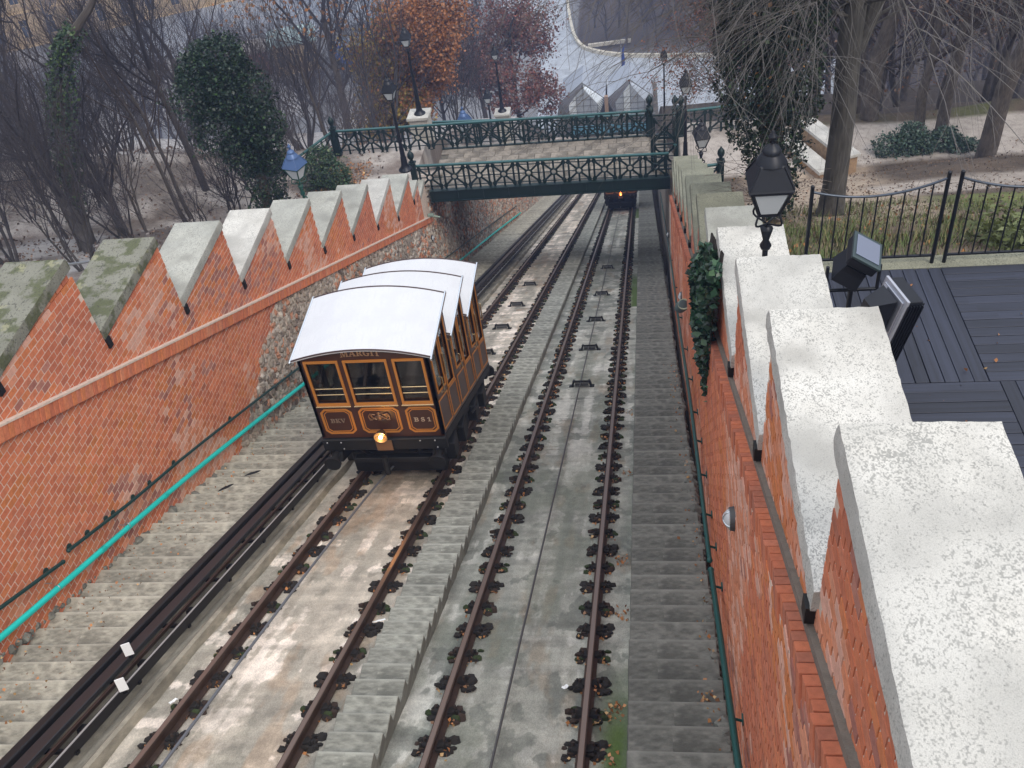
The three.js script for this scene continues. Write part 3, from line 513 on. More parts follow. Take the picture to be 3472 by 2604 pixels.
{
  const D = thing('landing', 'lower paved landing behind the footbridge railing', 'landing', null, [-1.8, -12.5, -35.6]); const r = rng(8), geo = boxUV(new RoundedBoxGeometry(.66, .06, .46, 1, .012), 1);
  mesh('slab', boxUV(new THREE.BoxGeometry(10, .3, 3.9).translate(0, -.2, 0), 1), M.concrete, D); const mats = [std([.95, .92, .9], .9, { map: concreteMap }), std([.8, .78, .76], .9, { map: concreteMap })];
  for (let j = 0; j < 8; j++) for (let i = 0; i < 14; i++) { const q = mesh('paving_slab', geo, mats[r() * 2 | 0], D); q.position.set(-4.5 + i * .68 + (j % 2) * .2, -.02, -1.7 + j * .475); }
}
/* the latticed gate at the right end of the bridge */
{
  const G = thing('gate', 'tall green latticed iron gate at the right end of the footbridge', 'gate', null, [3.16, -10.42, -30.5]);
  const m = new MB(); for (const x of [0, .86]) m.rbox(.10, 2.15, .10, .02, x, 1.07, 0); for (const y of [.06, 1.02, 1.28, 2.1]) m.box(.86, .05, .05, .43, y, 0); m.bar([0, 1.0, .02], [.86, 2.1, .02], .022); m.bar([.86, 1.0, .02], [0, 2.1, .02], .022); m.build('gate_frame', M.ironGreen, G);
  const a = mesh('lattice_panel', PANEL, M.ironGreen, G); a.position.set(0, .05, 0); a.scale.x = .93; const b = mesh('lattice_panel', PANEL, M.ironGreen, G); b.position.set(0, 1.06, 0); b.scale.x = .93;
  for (const x of [-.02, .88]) { const q = mesh('finial', lathe([[0, 0], [.07, 0], [.05, .06], [.09, .12], [.10, .18], [.05, .26], [0, .3]], 10), M.ironGreen, G); q.position.set(x, 2.14, 0); }
  const s = railing('railing', 'green railing running downhill beside the gate, seen end on', [3.95, -10.42, -30.4], [4.05, -10.45, -33.1], [1]); s.userData.group = 'cast-iron railings of the footbridge';
  railing('railing', 'green railing right of the gate, under the ivy-covered tree', [4.25, -10.42, -33.0], [8.2, -10.42, -33.4], [0, 1]);
  railing('railing', 'short green railing behind the mossy slabs, ending in a stout post', [4.45, -10.2, -28.4], [5.35, -10.2, -28.5], [1]);
}

/* ---------- lanterns ---------- */
function lantern(name, label, o) {                        // o: pos, post height, scale, base kind, roof and frame material
  const g = thing(name, label, o.cat || 'lantern', o.group || 'old-style lanterns around the tracks', o.pos, o.turn || 0), s = o.s || 1, h = o.h, F = o.mat || M.ironBlack, Rf = o.roof || F;
  if (o.foot) mesh('post', lathe([[0, 0], [.24 * s, 0], [.23 * s, .05], [.15 * s, .12], [.115 * s, .22], [.10 * s, .5], [.085 * s, .52], [.075 * s, h * .35], [.085 * s, h * .36], [.06 * s, h * .37], [.042 * s, h - .12], [.07 * s, h - .10], [.05 * s, h - .06], [.03 * s, h]], 14), F, g);
  else { const m = new MB(); m.bar([0, 0, 0], [0, h - .04, 0], .028 * s, 10); m.add(lathe([[0, 0], [.045, .02], [.06, .06], [.03, .12], [.05, .2], [.065, .26], [0, .3]], 10), M4(0, h - .33 * s, 0, 0, 0, 0, s)); m.add(tube([[0, h * .45, 0], [.10, h * .5, .02], [.12, h * .42, .02], [.07, h * .38, .02]], .016 * s, 6, 14)); m.add(tube([[0, h * .30, 0], [-.09, h * .26, .02], [-.11, h * .12, .02], [-.05, h * .08, .02]], .018 * s, 6, 14)); m.build('bracket', F, g); }
  const b = .095 * s, t = .185 * s, gh = .29 * s, y0 = h + .13 * s;   // the tapered glass body
  const m = new MB(); for (const [sx, sz] of [[1, 1], [1, -1], [-1, -1], [-1, 1]]) { m.bar([sx * b, y0, sz * b], [sx * t, y0 + gh, sz * t], .014 * s, 5); m.add(tube([[0, h - .02, 0], [sx * b * 1.25, h + .03 * s, sz * b * 1.25], [sx * b * 1.2, h + .09 * s, sz * b * 1.2], [sx * b, y0, sz * b]], .011 * s, 5, 10)); }
  m.box(b * 2.1, .03 * s, b * 2.1, 0, y0, 0); m.box(t * 2.12, .035 * s, t * 2.12, 0, y0 + gh, 0); m.build('lantern_frame', F, g);
  for (let k = 0; k < 4; k++) { const sh = new THREE.Shape(); sh.moveTo(-b * .8, .02 * s); sh.lineTo(b * .8, .02 * s); sh.lineTo(t * .82, gh - .015 * s); sh.lineTo(-t * .82, gh - .015 * s); const q = new THREE.ExtrudeGeometry(sh, { depth: .006, bevelEnabled: false }); q.translate(0, 0, -.003); q.rotateX(Math.atan2(t - b, gh)); q.translate(0, y0, b * .97); q.rotateY(k * Math.PI / 2); mesh('glass_pane', q, M.lampPane, g); }
  const rf = new MB(), y1 = y0 + gh + .015 * s, ring = (r1, r2, ya, yb) => { const q = new THREE.CylinderGeometry(r2 * 1.414, r1 * 1.414, yb - ya, 4, 1); q.rotateY(Math.PI / 4); q.translate(0, (ya + yb) / 2, 0); return flat(q); };
  rf.add(ring(t * 1.14, t * 1.08, y1, y1 + .02 * s)); rf.add(ring(t * 1.1, t * .60, y1 + .02 * s, y1 + .21 * s)); rf.add(ring(t * .64, t * .58, y1 + .21 * s, y1 + .225 * s));
  for (const [sx, sz] of [[1, 1], [1, -1], [-1, -1], [-1, 1]]) rf.bar([sx * t * 1.1, y1 + .025 * s, sz * t * 1.1], [sx * t * .6, y1 + .22 * s, sz * t * .6], .010 * s, 5);
  rf.add(lathe([[t * .8, 0], [t * .7, .04 * s], [t * .50, .09 * s], [t * .46, .10 * s], [t * .50, .115 * s], [t * .40, .15 * s], [t * .14, .185 * s], [t * .10, .20 * s]].map(p => [p[0], p[1]]), 12), M4(0, y1 + .215 * s, 0)); rf.build('lantern_roof', Rf, g);
  mesh('finial', lathe([[.018 * s, 0], [.034 * s, .015 * s], [.018 * s, .03 * s], [.04 * s, .055 * s], [.042 * s, .075 * s], [.016 * s, .10 * s], [.02 * s, .115 * s], [0, .14 * s]], 10).translate(0, y1 + .405 * s, 0), Rf, g);
  return g;
}
const blueRoof = std([.07, .13, .28], .4, { metalness: .2 }), greenFrame = std([.004, .06, .045], .4);
lantern('lantern', 'big black lantern close by, rising behind the broad pale slabs of the right wall', { pos: [4.03, .24, -8.35], h: .90, s: 1.02, cat: 'lantern' });
lantern('lamp_post', 'tallest black lamp post, standing on a square white stone pedestal left of the bridge', { pos: [-6.3, -10.42, -36.5], h: 2.75, s: 1.05, foot: true });
lantern('lamp_post', 'black lamp post on the end of the left brick wall, before the near railing', { pos: [-5.45, -9.26, -29.55], h: 2.5, s: 1.03, foot: true, turn: -.1 });
lantern('lamp_post', 'small far lamp post on a white pedestal among the red leaves', { pos: [-5.4, -18.2, -53], h: 3.05, s: 1.1, foot: true });
lantern('lamp_post', 'small far lamp post half hidden behind the bridge railing, left of the white pedestal', { pos: [-6.0, -19.4, -52], h: 2.1, s: 1.15, foot: true });
lantern('lamp_post', 'black lamp post right of the latticed gate, behind the mossy slabs', { pos: [4.27, -9.95, -29.75], h: 2.6, s: .95, foot: true });
lantern('lantern', 'black bracket lantern with a milky pane in front of the ivy-covered tree', { pos: [4.72, -9.45, -28.6], h: .72, s: 1.2, turn: .15 });
lantern('lantern', 'blue-roofed lantern with a green side on the left wall, beside the shrub', { pos: [-5.72, -5.42, -20.6], h: .72, s: 1.1, turn: -.35, roof: blueRoof, mat: greenFrame });
lantern('lantern', 'small blue-roofed lantern showing just above the far railing', { pos: [-5.5, -14.45, -41.5], h: .55, s: 1.45, turn: -.2, roof: blueRoof, mat: M.ironGreenDark });
lantern('lamp_post', 'thin dark lamp post far down on the right, behind the latticed gate', { pos: [3.95, -16.2, -44], h: 4.0, s: .8, foot: true });
function pedestal(label, x, y, z, w, h) {
  const g = thing('lamp_pedestal', label, 'pedestal', 'stone lamp pedestals', [x, y, z]), m = mesh('shaft', boxUV(new RoundedBoxGeometry(w * .86, h - .12, w * .86, 1, .02).translate(0, -.12 - (h - .12) / 2, 0), 1), std([.95, .92, .88], .9, { map: rep(stoneMap, .5) }), g);
  const c = mesh('cap', coping(w, w * 1.05, .12, x * 3), M.stone, g); c.position.y = -.062; const b = mesh('plinth', boxUV(new RoundedBoxGeometry(w * 1.02, .4, w * 1.02, 1, .02).translate(0, -h, 0), 1), m.material, g); return b;
}
pedestal('white stone pedestal under the tallest lamp post', -6.35, -10.4, -36.55, .92, 2.4);
pedestal('small white stone pedestal farther down, under the lamp post in the red leaves', -5.4, -18.2, -53, .95, 2.2);

/* ---------- handrails, pipe, wall lamps ---------- */
function handrail(label, pts, r, mat, side, brackets, ends = true, name = 'handrail', cat = 'handrail') {
  const g = thing(name, label, cat, null, [0, 0, 0]); mesh('rail_tube', tube(pts, r, 10, 60), mat, g);
  const cv = new THREE.CatmullRomCurve3(pts.map(p => V(...p)));
  for (const u of brackets) { const p = cv.getPoint(u), m = new MB(); m.bar([p.x, p.y - .01, p.z], [p.x + side * .085, p.y - .05, p.z], .014, 6); m.add(new THREE.CylinderGeometry(.052, .052, .014, 12).rotateZ(Math.PI / 2), M4(p.x + side * .095, p.y - .03, p.z)); m.build('wall_bracket', mat, g); }
  if (ends) for (const q of [pts[0], pts[pts.length - 1]]) mesh('end_cap', new THREE.SphereGeometry(r * 1.25, 10, 8).translate(...q), mat, g);
  return g;
}
handrail('short dark green handrail at the near end of the left wall', [[-4.88, S(-5, .72), -5], [-4.88, S(-7.22, .66), -7.22]], .026, M.railGreenDark, -1, [.15, .9]);
handrail('long dark green handrail along the left wall above the turquoise pipe', [[-4.88, S(-7.40, .76), -7.4], [-4.88, S(-8.86, .775), -8.86], [-4.88, S(-10.32, .85), -10.32], [-4.88, S(-15.3, .93), -15.3], [-4.88, S(-24, .95), -24], [-4.88, S(-34, 1.0), -34], [-4.88, S(-50, 1.0), -50]], .026, M.railGreenDark, -1, [.015, .06, .11, .13, .19, .25, .33, .41, .5, .6, .7, .8, .9]);
{
  const g = handrail('bright turquoise pipe clipped along the left wall over the stairs', [[-4.87, S(-3, .30), -3], [-4.87, S(-5.82, .326), -5.82], [-4.87, S(-10.2, .47), -10.2], [-4.87, S(-15.3, .474), -15.3], [-4.87, S(-26, .47), -26], [-4.85, S(-33.7, .44), -33.7], [-4.87, S(-42, .42), -42], [-4.87, S(-51.6, .36), -51.6]], .043, M.turquoise, -1, [], true, 'pipe', 'pipe');
  for (const z of [-7.9, -9.6, -13.4, -20, -27]) { const u = mesh('coupling', new THREE.CylinderGeometry(.048, .048, .09, 12).rotateX(Math.PI / 2), std([.008, .42, .37], .4), g); u.position.set(-4.87, S(z, z > -10.2 ? lerp(.326, .47, (-5.82 - z) / 4.4) : .472), z); u.rotation.x = -AX; }
  for (const z of [-6.9, -8.55, -10.6, -12.7, -15]) { const c = mesh('pipe_clip', new THREE.TorusGeometry(.041, .007, 5, 14), M.steel, g); c.position.set(-4.87, S(z, z > -7 ? .37 : .46), z); c.rotation.x = -AX; const s = mesh('clip_stem', barGeo([-4.99, S(z, .44), z], [-4.90, S(z, .44), z], .008, 5), M.steel, g); s.position.y = .03; }
}
handrail('dark green handrail at the near end of the right wall', [[3.42, S(-1.4, .83), -1.4], [3.43, S(-3.6, .82), -3.6], [3.445, S(-6.75, .865), -6.75]], .030, M.railGreen, 1, [.06, .34, .62, .95]);
handrail('long dark green handrail running down the right wall past the ivy', [[3.446, S(-6.95, .88), -6.95], [3.475, S(-11.2, 1.3), -11.2], [3.52, S(-17, 1.35), -17], [3.60, S(-24, 1.4), -24], [3.66, S(-32, 1.4), -32], [3.8, S(-50, 1.4), -50]], .028, M.railGreen, 1, [.015, .05, .1, .15, .2, .26, .33, .42, .52, .64, .78, .92]);
function bulkhead(label, x, y, z, side) {
  const g = thing('wall_lamp', label, 'wall lamp', 'round bulkhead lamps on the walls', [x, y, z]), m = new MB();
  m.add(new THREE.CylinderGeometry(.105, .115, .05, 20).rotateZ(Math.PI / 2), M4(side * .02, 0, 0)); m.build('base', std([.06, .06, .06], .5), g);
  const dome = new THREE.SphereGeometry(.09, 20, 10, 0, 6.2832, 0, Math.PI / 2); dome.scale(1, .62, 1); dome.rotateZ(-side * Math.PI / 2); dome.rotateZ(Math.PI); dome.translate(0, 0, 0); mesh('glass_dome', dome, std([.55, .57, .58], .25), g);
  const c = new MB(); c.add(new THREE.TorusGeometry(.092, .012, 6, 20).rotateY(Math.PI / 2)); for (const q of [0, 1]) c.add(new THREE.TorusGeometry(.092, .008, 5, 12, Math.PI).scale(1, .66, 1).rotateZ(side * Math.PI / 2).rotateX(q * Math.PI / 2)); c.build('cage', M.chrome, g); return g;
}
bulkhead('near round silver bulkhead lamp on the right wall below the brick string course', 3.50, -.30, -5.72, 1);
bulkhead('small round bulkhead lamp on the right wall left of the hanging ivy', 3.60, -6.8, -18.0, 1);
bulkhead('farthest small bulkhead lamp on the right wall, before the bridge', 3.65, -12.4, -29.4, 1);
bulkhead('small dark bulkhead lamp on the rough masonry of the left wall', -4.93, -12.0, -29.36, -1);
{
  const g = thing('spotlight', 'grey-green round spotlight on an arm from the right wall beside the ivy', 'spotlight', null, [3.50, -5.15, -15.4]); mesh('housing', lathe([[0, -.14], [.09, -.13], [.115, -.06], [.115, .10], [.10, .13], [0, .13]], 18).rotateX(.5).rotateZ(-.5), std([.09, .13, .13], .5), g);
  mesh('lens_ring', new THREE.TorusGeometry(.105, .018, 8, 18).rotateX(Math.PI / 2 + .5).translate(.05, .10, .06), std([.42, .44, .30], .5), g); mesh('arm', barGeo([0, 0, 0], [.2, .02, .05], .018, 6), M.steel, g);
  const q = thing('wall_bracket_lamp', 'pale green lamp arm sticking out of the left wall end', 'wall lamp', null, [-4.95, -11.2, -29.6]); mesh('arm', barGeo([0, 0, 0], [.42, -.02, .08], .045, 8, .035), std([.28, .36, .30], .5), q); mesh('head', new RoundedBoxGeometry(.22, .10, .14, 2, .03).translate(.06, .03, 0), std([.22, .30, .26], .5), q);
}
/* ---------- the carriages ---------- */
const font = await new FontLoader().loadAsync('fonts/droid/droid_serif_bold.typeface.json');
function textGeo(s, size, arch = 0) {                     // raised letters, centred; arch bends them along the roof line
  const g = new TextGeometry(s, { font, size, depth: .006, curveSegments: 3 }); g.computeBoundingBox(); const b = g.boundingBox; g.translate(-(b.max.x + b.min.x) / 2, 0, 0);
  if (arch) { const p = g.attributes.position; for (let i = 0; i < p.count; i++) p.setY(i, p.getY(i) - arch * p.getX(i) * p.getX(i)); g.computeVertexNormals(); } return g;
}
function outline(pts, w, d) {                             // a flat band along a closed polygon
  const sh = new THREE.Shape(), ho = new THREE.Path(), c = pts.reduce((a, p) => [a[0] + p[0] / pts.length, a[1] + p[1] / pts.length], [0, 0]);
  pts.forEach((p, i) => i ? sh.lineTo(...p) : sh.moveTo(...p)); const n = pts.length;
  const area = pts.reduce((a, p, i) => a + p[0] * pts[(i + 1) % n][1] - pts[(i + 1) % n][0] * p[1], 0), sg = area > 0 ? 1 : -1;
  const ins = pts.map((p, i) => { const a = pts[(i + n - 1) % n], b = pts[(i + 1) % n], u = [p[0] - a[0], p[1] - a[1]], v = [b[0] - p[0], b[1] - p[1]], lu = Math.hypot(...u), lv = Math.hypot(...v), n1 = [-u[1] / lu * sg, u[0] / lu * sg], n2 = [-v[1] / lv * sg, v[0] / lv * sg], k = 1 + n1[0] * n2[0] + n1[1] * n2[1]; return [p[0] + (n1[0] + n2[0]) / k * w, p[1] + (n1[1] + n2[1]) / k * w]; });
  ins.forEach((p, i) => i ? ho.lineTo(...p) : ho.moveTo(...p)); sh.holes.push(ho); return new THREE.ExtrudeGeometry(sh, { depth: d, bevelEnabled: false });
}
const rect = (x0, y0, x1, y1) => [[x0, y0], [x1, y0], [x1, y1], [x0, y1]];
const cut = (x0, y0, x1, y1, c) => [[x0 + c, y0], [x1 - c, y0], [x1, y0 + c], [x1, y1 - c], [x1 - c, y1], [x0 + c, y1], [x0, y1 - c], [x0, y0 + c]];
const shapeOf = (pts, holes = []) => { const s = new THREE.Shape(); pts.forEach((p, i) => i ? s.lineTo(...p) : s.moveTo(...p)); for (const h of holes) { const q = new THREE.Path(); h.forEach((p, i) => i ? q.lineTo(...p) : q.moveTo(...p)); s.holes.push(q); } return s; };
const ext = (s, d) => new THREE.ExtrudeGeometry(s, { depth: d, bevelEnabled: false });
const LC = 1.36, DR = LC * T, HW = 1.0;                    // one compartment: length, drop, half width
function carriage(label, pos, word) {
  const c = thing('funicular_carriage', label, 'carriage', 'stepped funicular carriages', pos); // origin: middle of the front at the bottom of the body
  const arc = x => 1.62 + .165 * (1 - x * x / (HW * HW));
  const wins = [[-.91, -.375], [-.30, .375], [.455, .995 - .06]];
  { // front
    const top = []; for (let i = 0; i <= 12; i++) { const x = HW - i / 12 * 2 * HW; top.push([x, arc(x)]); }
    const holes = wins.map(w => rect(w[0] + .03, .72, w[1] - .03, 1.55)), f = ext(shapeOf([[-HW, -.02], [HW, -.02], ...top], holes), .06); f.translate(0, 0, -.06); mesh('front_wall', boxUV(f, 1), M.wood, c);
    wins.forEach((w, i) => {
      const q = outline(rect(w[0], .69, w[1], 1.575), .036, .022); const fr = mesh('window_frame', q, M.gilt, c);
      const gl = mesh('pane', new THREE.BoxGeometry(w[1] - w[0] - .07, .83, .006).translate((w[0] + w[1]) / 2, 1.135, -.03), M.pane, fr);
      const sill = mesh('sill', new RoundedBoxGeometry(w[1] - w[0] + .03, .028, .05, 2, .008).translate((w[0] + w[1]) / 2, .675, .02), M.brass, fr);
      for (const y of [.885, 1.005]) mesh('guard_bar', barGeo([w[0] + .04, y, -.016], [w[1] - .04, y, -.016], .011, 8), M.brass, fr);
    });
    for (const p of [[-.905, .07, -.395, .605], [-.29, .075, .36, .615], [.46, .07, .98 - .04, .61]]) { const g = new MB(); g.add(outline(cut(...p, .075), .034, .008)); g.add(outline(cut(p[0] + .05, p[1] + .05, p[2] - .05, p[3] - .05, .06), .013, .006)); g.build('gilt_lining', M.gilt, c); }
    if (word) mesh('lettering', textGeo(word, .105, .17).translate(0, 1.655, .002), std([.42, .26, .15], .4, { metalness: .5 }), c);
    mesh('lettering', textGeo('BKV', .085).translate(-.655, .31, .002), std([.26, .20, .15], .45, { metalness: .4 }), c); mesh('lettering', textGeo('B S 1', .085).translate(.705, .30, .002), std([.55, .44, .33], .4, { metalness: .5 }), c);
    const e = new MB(); e.add(new THREE.SphereGeometry(.05, 12, 8).scale(1, 1.3, .4), M4(.03, .40, .01)); e.add(new THREE.SphereGeometry(.03, 10, 8).scale(1, .8, .5), M4(.03, .495, .01)); for (const s of [-1, 1]) { e.add(tube([[.03 + s * .05, .37, .012], [.03 + s * .11, .41, .012], [.03 + s * .12, .48, .012], [.03 + s * .06, .47, .012]], .012, 5, 14)); e.add(tube([[.03 + s * .04, .44, .012], [.03 + s * .14, .36, .012], [.03 + s * .17, .44, .012], [.03 + s * .13, .50, .012]], .010, 5, 14)); e.add(new THREE.SphereGeometry(.022, 8, 6).scale(1, 1, .5), M4(.03 + s * .15, .37, .012)); } e.build('emblem', M.brassDull, c);
    const hl = mesh('headlamp', lathe([[0, -.10], [.05, -.09], [.085, -.04], [.105, .03], [.112, .05], [.10, .055], [.06, .01], [0, 0]], 20).rotateX(Math.PI / 2).translate(0.02, .13, .13), M.brass, c);
    mesh('lamp_bulb', new THREE.SphereGeometry(.034, 12, 8).translate(.02, .13, .17), new THREE.MeshStandardMaterial({ color: 0x332211, emissive: word ? new THREE.Color(1, .72, .34) : new THREE.Color(1, .28, .08), emissiveIntensity: word ? 6 : 5 }), hl);
    const li = new THREE.PointLight(word ? 0xffb868 : 0xff6030, word ? .35 : .25, 6); li.position.set(.02, .14, .26); li.castShadow = true; c.add(li);
    mesh('number_plate', new RoundedBoxGeometry(.27, .22, .02, 2, .01).translate(.01, -.14, .075), M.brassDull, c);
  }
  const sideT = (k, z) => T * z;                           // bottom line of the body
  for (let k = 0; k < 3; k++) {
    const z0 = -k * LC, z1 = z0 - LC, yd = -k * DR, tp = 1.60 + yd;
    for (const s of [-1, 1]) {
      const yw = z => T * z + .80, w0 = z0 - .13, wm = z0 - .66, wn = z0 - .74, w1 = z1 + .13;
      const h1 = [[w0, yw(w0)], [wm, yw(wm)], [wm, tp - .09], [w0, tp - .09]], h2 = [[wn, yw(wn) - .1], [w1, yw(w1) - .1], [w1, tp - .09], [wn, tp - .09]];
      const side = ext(shapeOf([[z0, T * z0], [z1, T * z1], [z1, tp], [z0, tp]], [h1, h2]), .05); side.rotateY(-Math.PI / 2); side.translate(s > 0 ? HW : -HW + .05, 0, 0); const sd = mesh('side_wall', boxUV(side, 1), M.wood, c);
      for (const h of [h1, h2]) {
        const o = outline(h, .03, .014); o.rotateY(-Math.PI / 2); o.translate(s > 0 ? HW + .014 : -HW, 0, 0); mesh('window_frame', o, M.gilt, sd);
        const gl = ext(shapeOf(h), .006); gl.rotateY(-Math.PI / 2); gl.translate(s * (HW - .022), 0, 0); mesh('pane', gl, M.pane, sd);
      }
      const yb = z => T * z + .07, yt = z => T * z + .68, ln = new MB(); for (const [a, b] of [[z0 - .06, z0 - .66], [z0 - .74, z1 + .06]]) { const o = outline([[a, yb(a)], [b, yb(b)], [b, yt(b)], [a, yt(a)]], .026, .008); o.rotateY(-Math.PI / 2); o.translate(s > 0 ? HW + .010 : -HW - .002, 0, 0); ln.add(o); } ln.build('gilt_lining', M.gilt, sd);
      const br = new MB(); for (const [z, y, l] of [[z0 - .70, T * (z0 - .7) + 1.0, .42], [z1 + .05, T * (z1 + .05) + 1.12, .38], [z0 - .40, T * (z0 - .4) + .74, .30]]) { br.bar([s * (HW + .035), y, z], [s * (HW + .035), y + l, z], .014, 8); for (const q of [0, l]) br.bar([s * HW, y + q, z], [s * (HW + .035), y + q, z], .010, 6); } br.build('grab_rail', M.brass, sd);
    }
    // roof: a bent sheet, tipped up a little downhill
    const t = new Tris(), n = 16, W = HW + .065, ty = .075, za = z0 + .05, zb = z1 - .06, yf = i => { const x = lerp(-W, W, i / n); return 1.60 + yd + .175 * (1 - x * x / (W * W)); };
    for (const [lift] of [[.035], [0]]) for (const z of [za, zb]) for (let i = 0; i <= n; i++) { const x = lerp(-W, W, i / n); t.v(x, yf(i) + lift + ty * (za - z) / LC, z, 0, lift ? 1 : -1, 0, null, x, z); }
    const A = n + 1; for (let i = 0; i < n; i++) { t.i.push(i, i + 1, A + i, i + 1, A + i + 1, A + i); t.i.push(2 * A + i, 3 * A + i, 2 * A + i + 1, 2 * A + i + 1, 3 * A + i, 3 * A + i + 1); t.i.push(i, 2 * A + i, i + 1, i + 1, 2 * A + i, 2 * A + i + 1); t.i.push(A + i, A + i + 1, 3 * A + i, A + i + 1, 3 * A + i + 1, 3 * A + i); }
    const rg = toCreasedNormals(t.geo().toNonIndexed(), .6), rf = mesh('roof', rg, M.roofWhite, c);
    const gt = new MB(); for (const s of [-1, 1]) gt.add(new RoundedBoxGeometry(.035, .05, LC + .21, 1, .01).rotateX(Math.atan2(ty, LC)), M4(s * (W + .012), 1.615 + yd + ty * .55, (za + zb) / 2)); gt.build('gutter', M.chrome, rf);
    for (const z of [za + .004, zb - .004]) { const ed = new MB(); ed.add(tube(span(0, n, n).map(i => V(lerp(-W, W, i / n), yf(i) + .036 + ty * (za - z) / LC, z)), .013, 5, 24)); ed.build('roof_edge', std([.05, .025, .025], .5), rf); }
    if (k < 2 || true) { const bt = []; for (let i = 0; i <= 10; i++) { const x = HW - i / 10 * 2 * HW; bt.push([x, arc(x) + yd - .02]); } const bw = ext(shapeOf([[-HW, T * z1], [HW, T * z1], ...bt], k < 2 ? [] : [rect(-.85, T * z1 + .75, .85, 1.5 + yd)]), .03); bw.translate(0, 0, z1); mesh('partition', boxUV(bw, 1), M.woodInside, c); }
    const st = new MB(); st.rbox(1.9, .42, .42, .03, 0, T * z0 + .27, z1 + .26); st.rbox(1.9, .5, .06, .02, 0, T * z0 + .68, z1 + .07); st.build('seat', std([.03, .035, .045], .6), c); st.g = [];
    mesh('floor', new THREE.BoxGeometry(1.94, .04, LC - .04).translate(0, T * z0 + .04, (z0 + z1) / 2), M.woodInside, c);
  }
  { // frame, buffers, wheels
    const m = new MB(); m.rbox(2.04, .24, .10, .02, 0, -.15, .0); m.add(new THREE.BoxGeometry(2.0, .14, 3 * LC / CS).rotateX(-AX), M4(0, T * -1.5 * LC - .10, -1.5 * LC));
    for (const s of [-1, 1]) { m.add(new THREE.BoxGeometry(.10, .34, 3 * LC / CS).rotateX(-AX), M4(s * .80, T * -1.5 * LC - .34, -1.5 * LC)); for (const z of [-.7, -1.5, -2.6, -3.4]) m.rbox(.20, .38, .34, .03, s * .86, T * z - .58, z); }
    m.build('underframe', M.black, c);
    for (const s of [-1, 1]) { const b = new MB(); b.add(new THREE.CylinderGeometry(.135, .135, .045, 24).rotateX(Math.PI / 2), M4(s * .86, -.36, .24)); b.add(new THREE.CylinderGeometry(.05, .065, .28, 12).rotateX(Math.PI / 2), M4(s * .86, -.36, .10)); b.rbox(.2, .2, .06, .02, s * .86, -.34, -.02); b.build('buffer', M.black, c); }
    const bt = new MB(); for (const [x, y] of [[-.93, -.08], [-.70, -.08], [-.68, -.22], [.60, -.07], [.84, -.07], [.86, -.22]]) bt.add(new THREE.SphereGeometry(.014, 8, 6), M4(x, y, .055)); bt.build('bolt', M.steel, c);
    const wheel = (x, z) => { const g = lathe([[0, -.03], [.06, -.05], [.08, -.02], [.20, -.02], [.235, -.05], [.275, -.05], [.30, .01], [.30, .035], [.255, .04], [.23, .01], [.09, .01], [.06, .04], [0, .045]], 24).rotateZ(Math.PI / 2 * (x > 0 ? 1 : -1)); g.translate(x, T * z - .715, z); mesh('wheel', g, M.duct, c); };
    for (const z of [-.95, -3.2]) { for (const x of [-.72, .72]) wheel(x, z); mesh('axle', barGeo([-.75, T * z - .715, z], [.75, T * z - .715, z], .045, 10), M.black, c); }
    const g2 = new MB(); g2.rbox(1.7, .30, .12, .02, 0, -.44, -.6); g2.rbox(1.6, .5, 1.5, .04, 0, T * -1.2 - .42, -1.15); g2.rbox(1.6, .5, 1.3, .04, 0, T * -2.9 - .40, -2.9); g2.rbox(.5, .24, .5, .03, 0, -.55, -.55); g2.bar([-.06, -.42, .05], [-.04, -.74, .12], .05, 8); g2.rbox(1.3, .10, .12, .02, 0, -.70, -.20); for (const s of [-1, 1]) g2.bar([s * .55, -.3, -.1], [s * .35, -.85, -.35], .03, 8); g2.bar([.98, T * -2 - .45, -2], [.98, T * -2.6 - .5, -2.6], .02, 6); g2.build('brake_gear_and_shade_boxes', M.black, c);  // brake gear, plus black plate and boxes added as shade under the car
    const b2 = new MB(); for (const s of [-1, 1]) { const z = -3 * LC - .2; b2.add(new THREE.CylinderGeometry(.14, .14, .05, 20).rotateX(Math.PI / 2), M4(s * .9, T * z - .28, z)); b2.bar([s * .9, T * z - .28, z], [s * .9, T * z - .2, z + .3], .05, 8); } b2.build('buffer', M.black, c);
  }
  return c;
}
carriage('near white-roofed brown funicular carriage with three stepped compartments, on the left track', [-1.39, -3.805, -10.5], 'MARGIT');
carriage('far funicular carriage on the right track, half hidden under the footbridge', [1.40, S(-52.2, 1.22), -52.2], null);

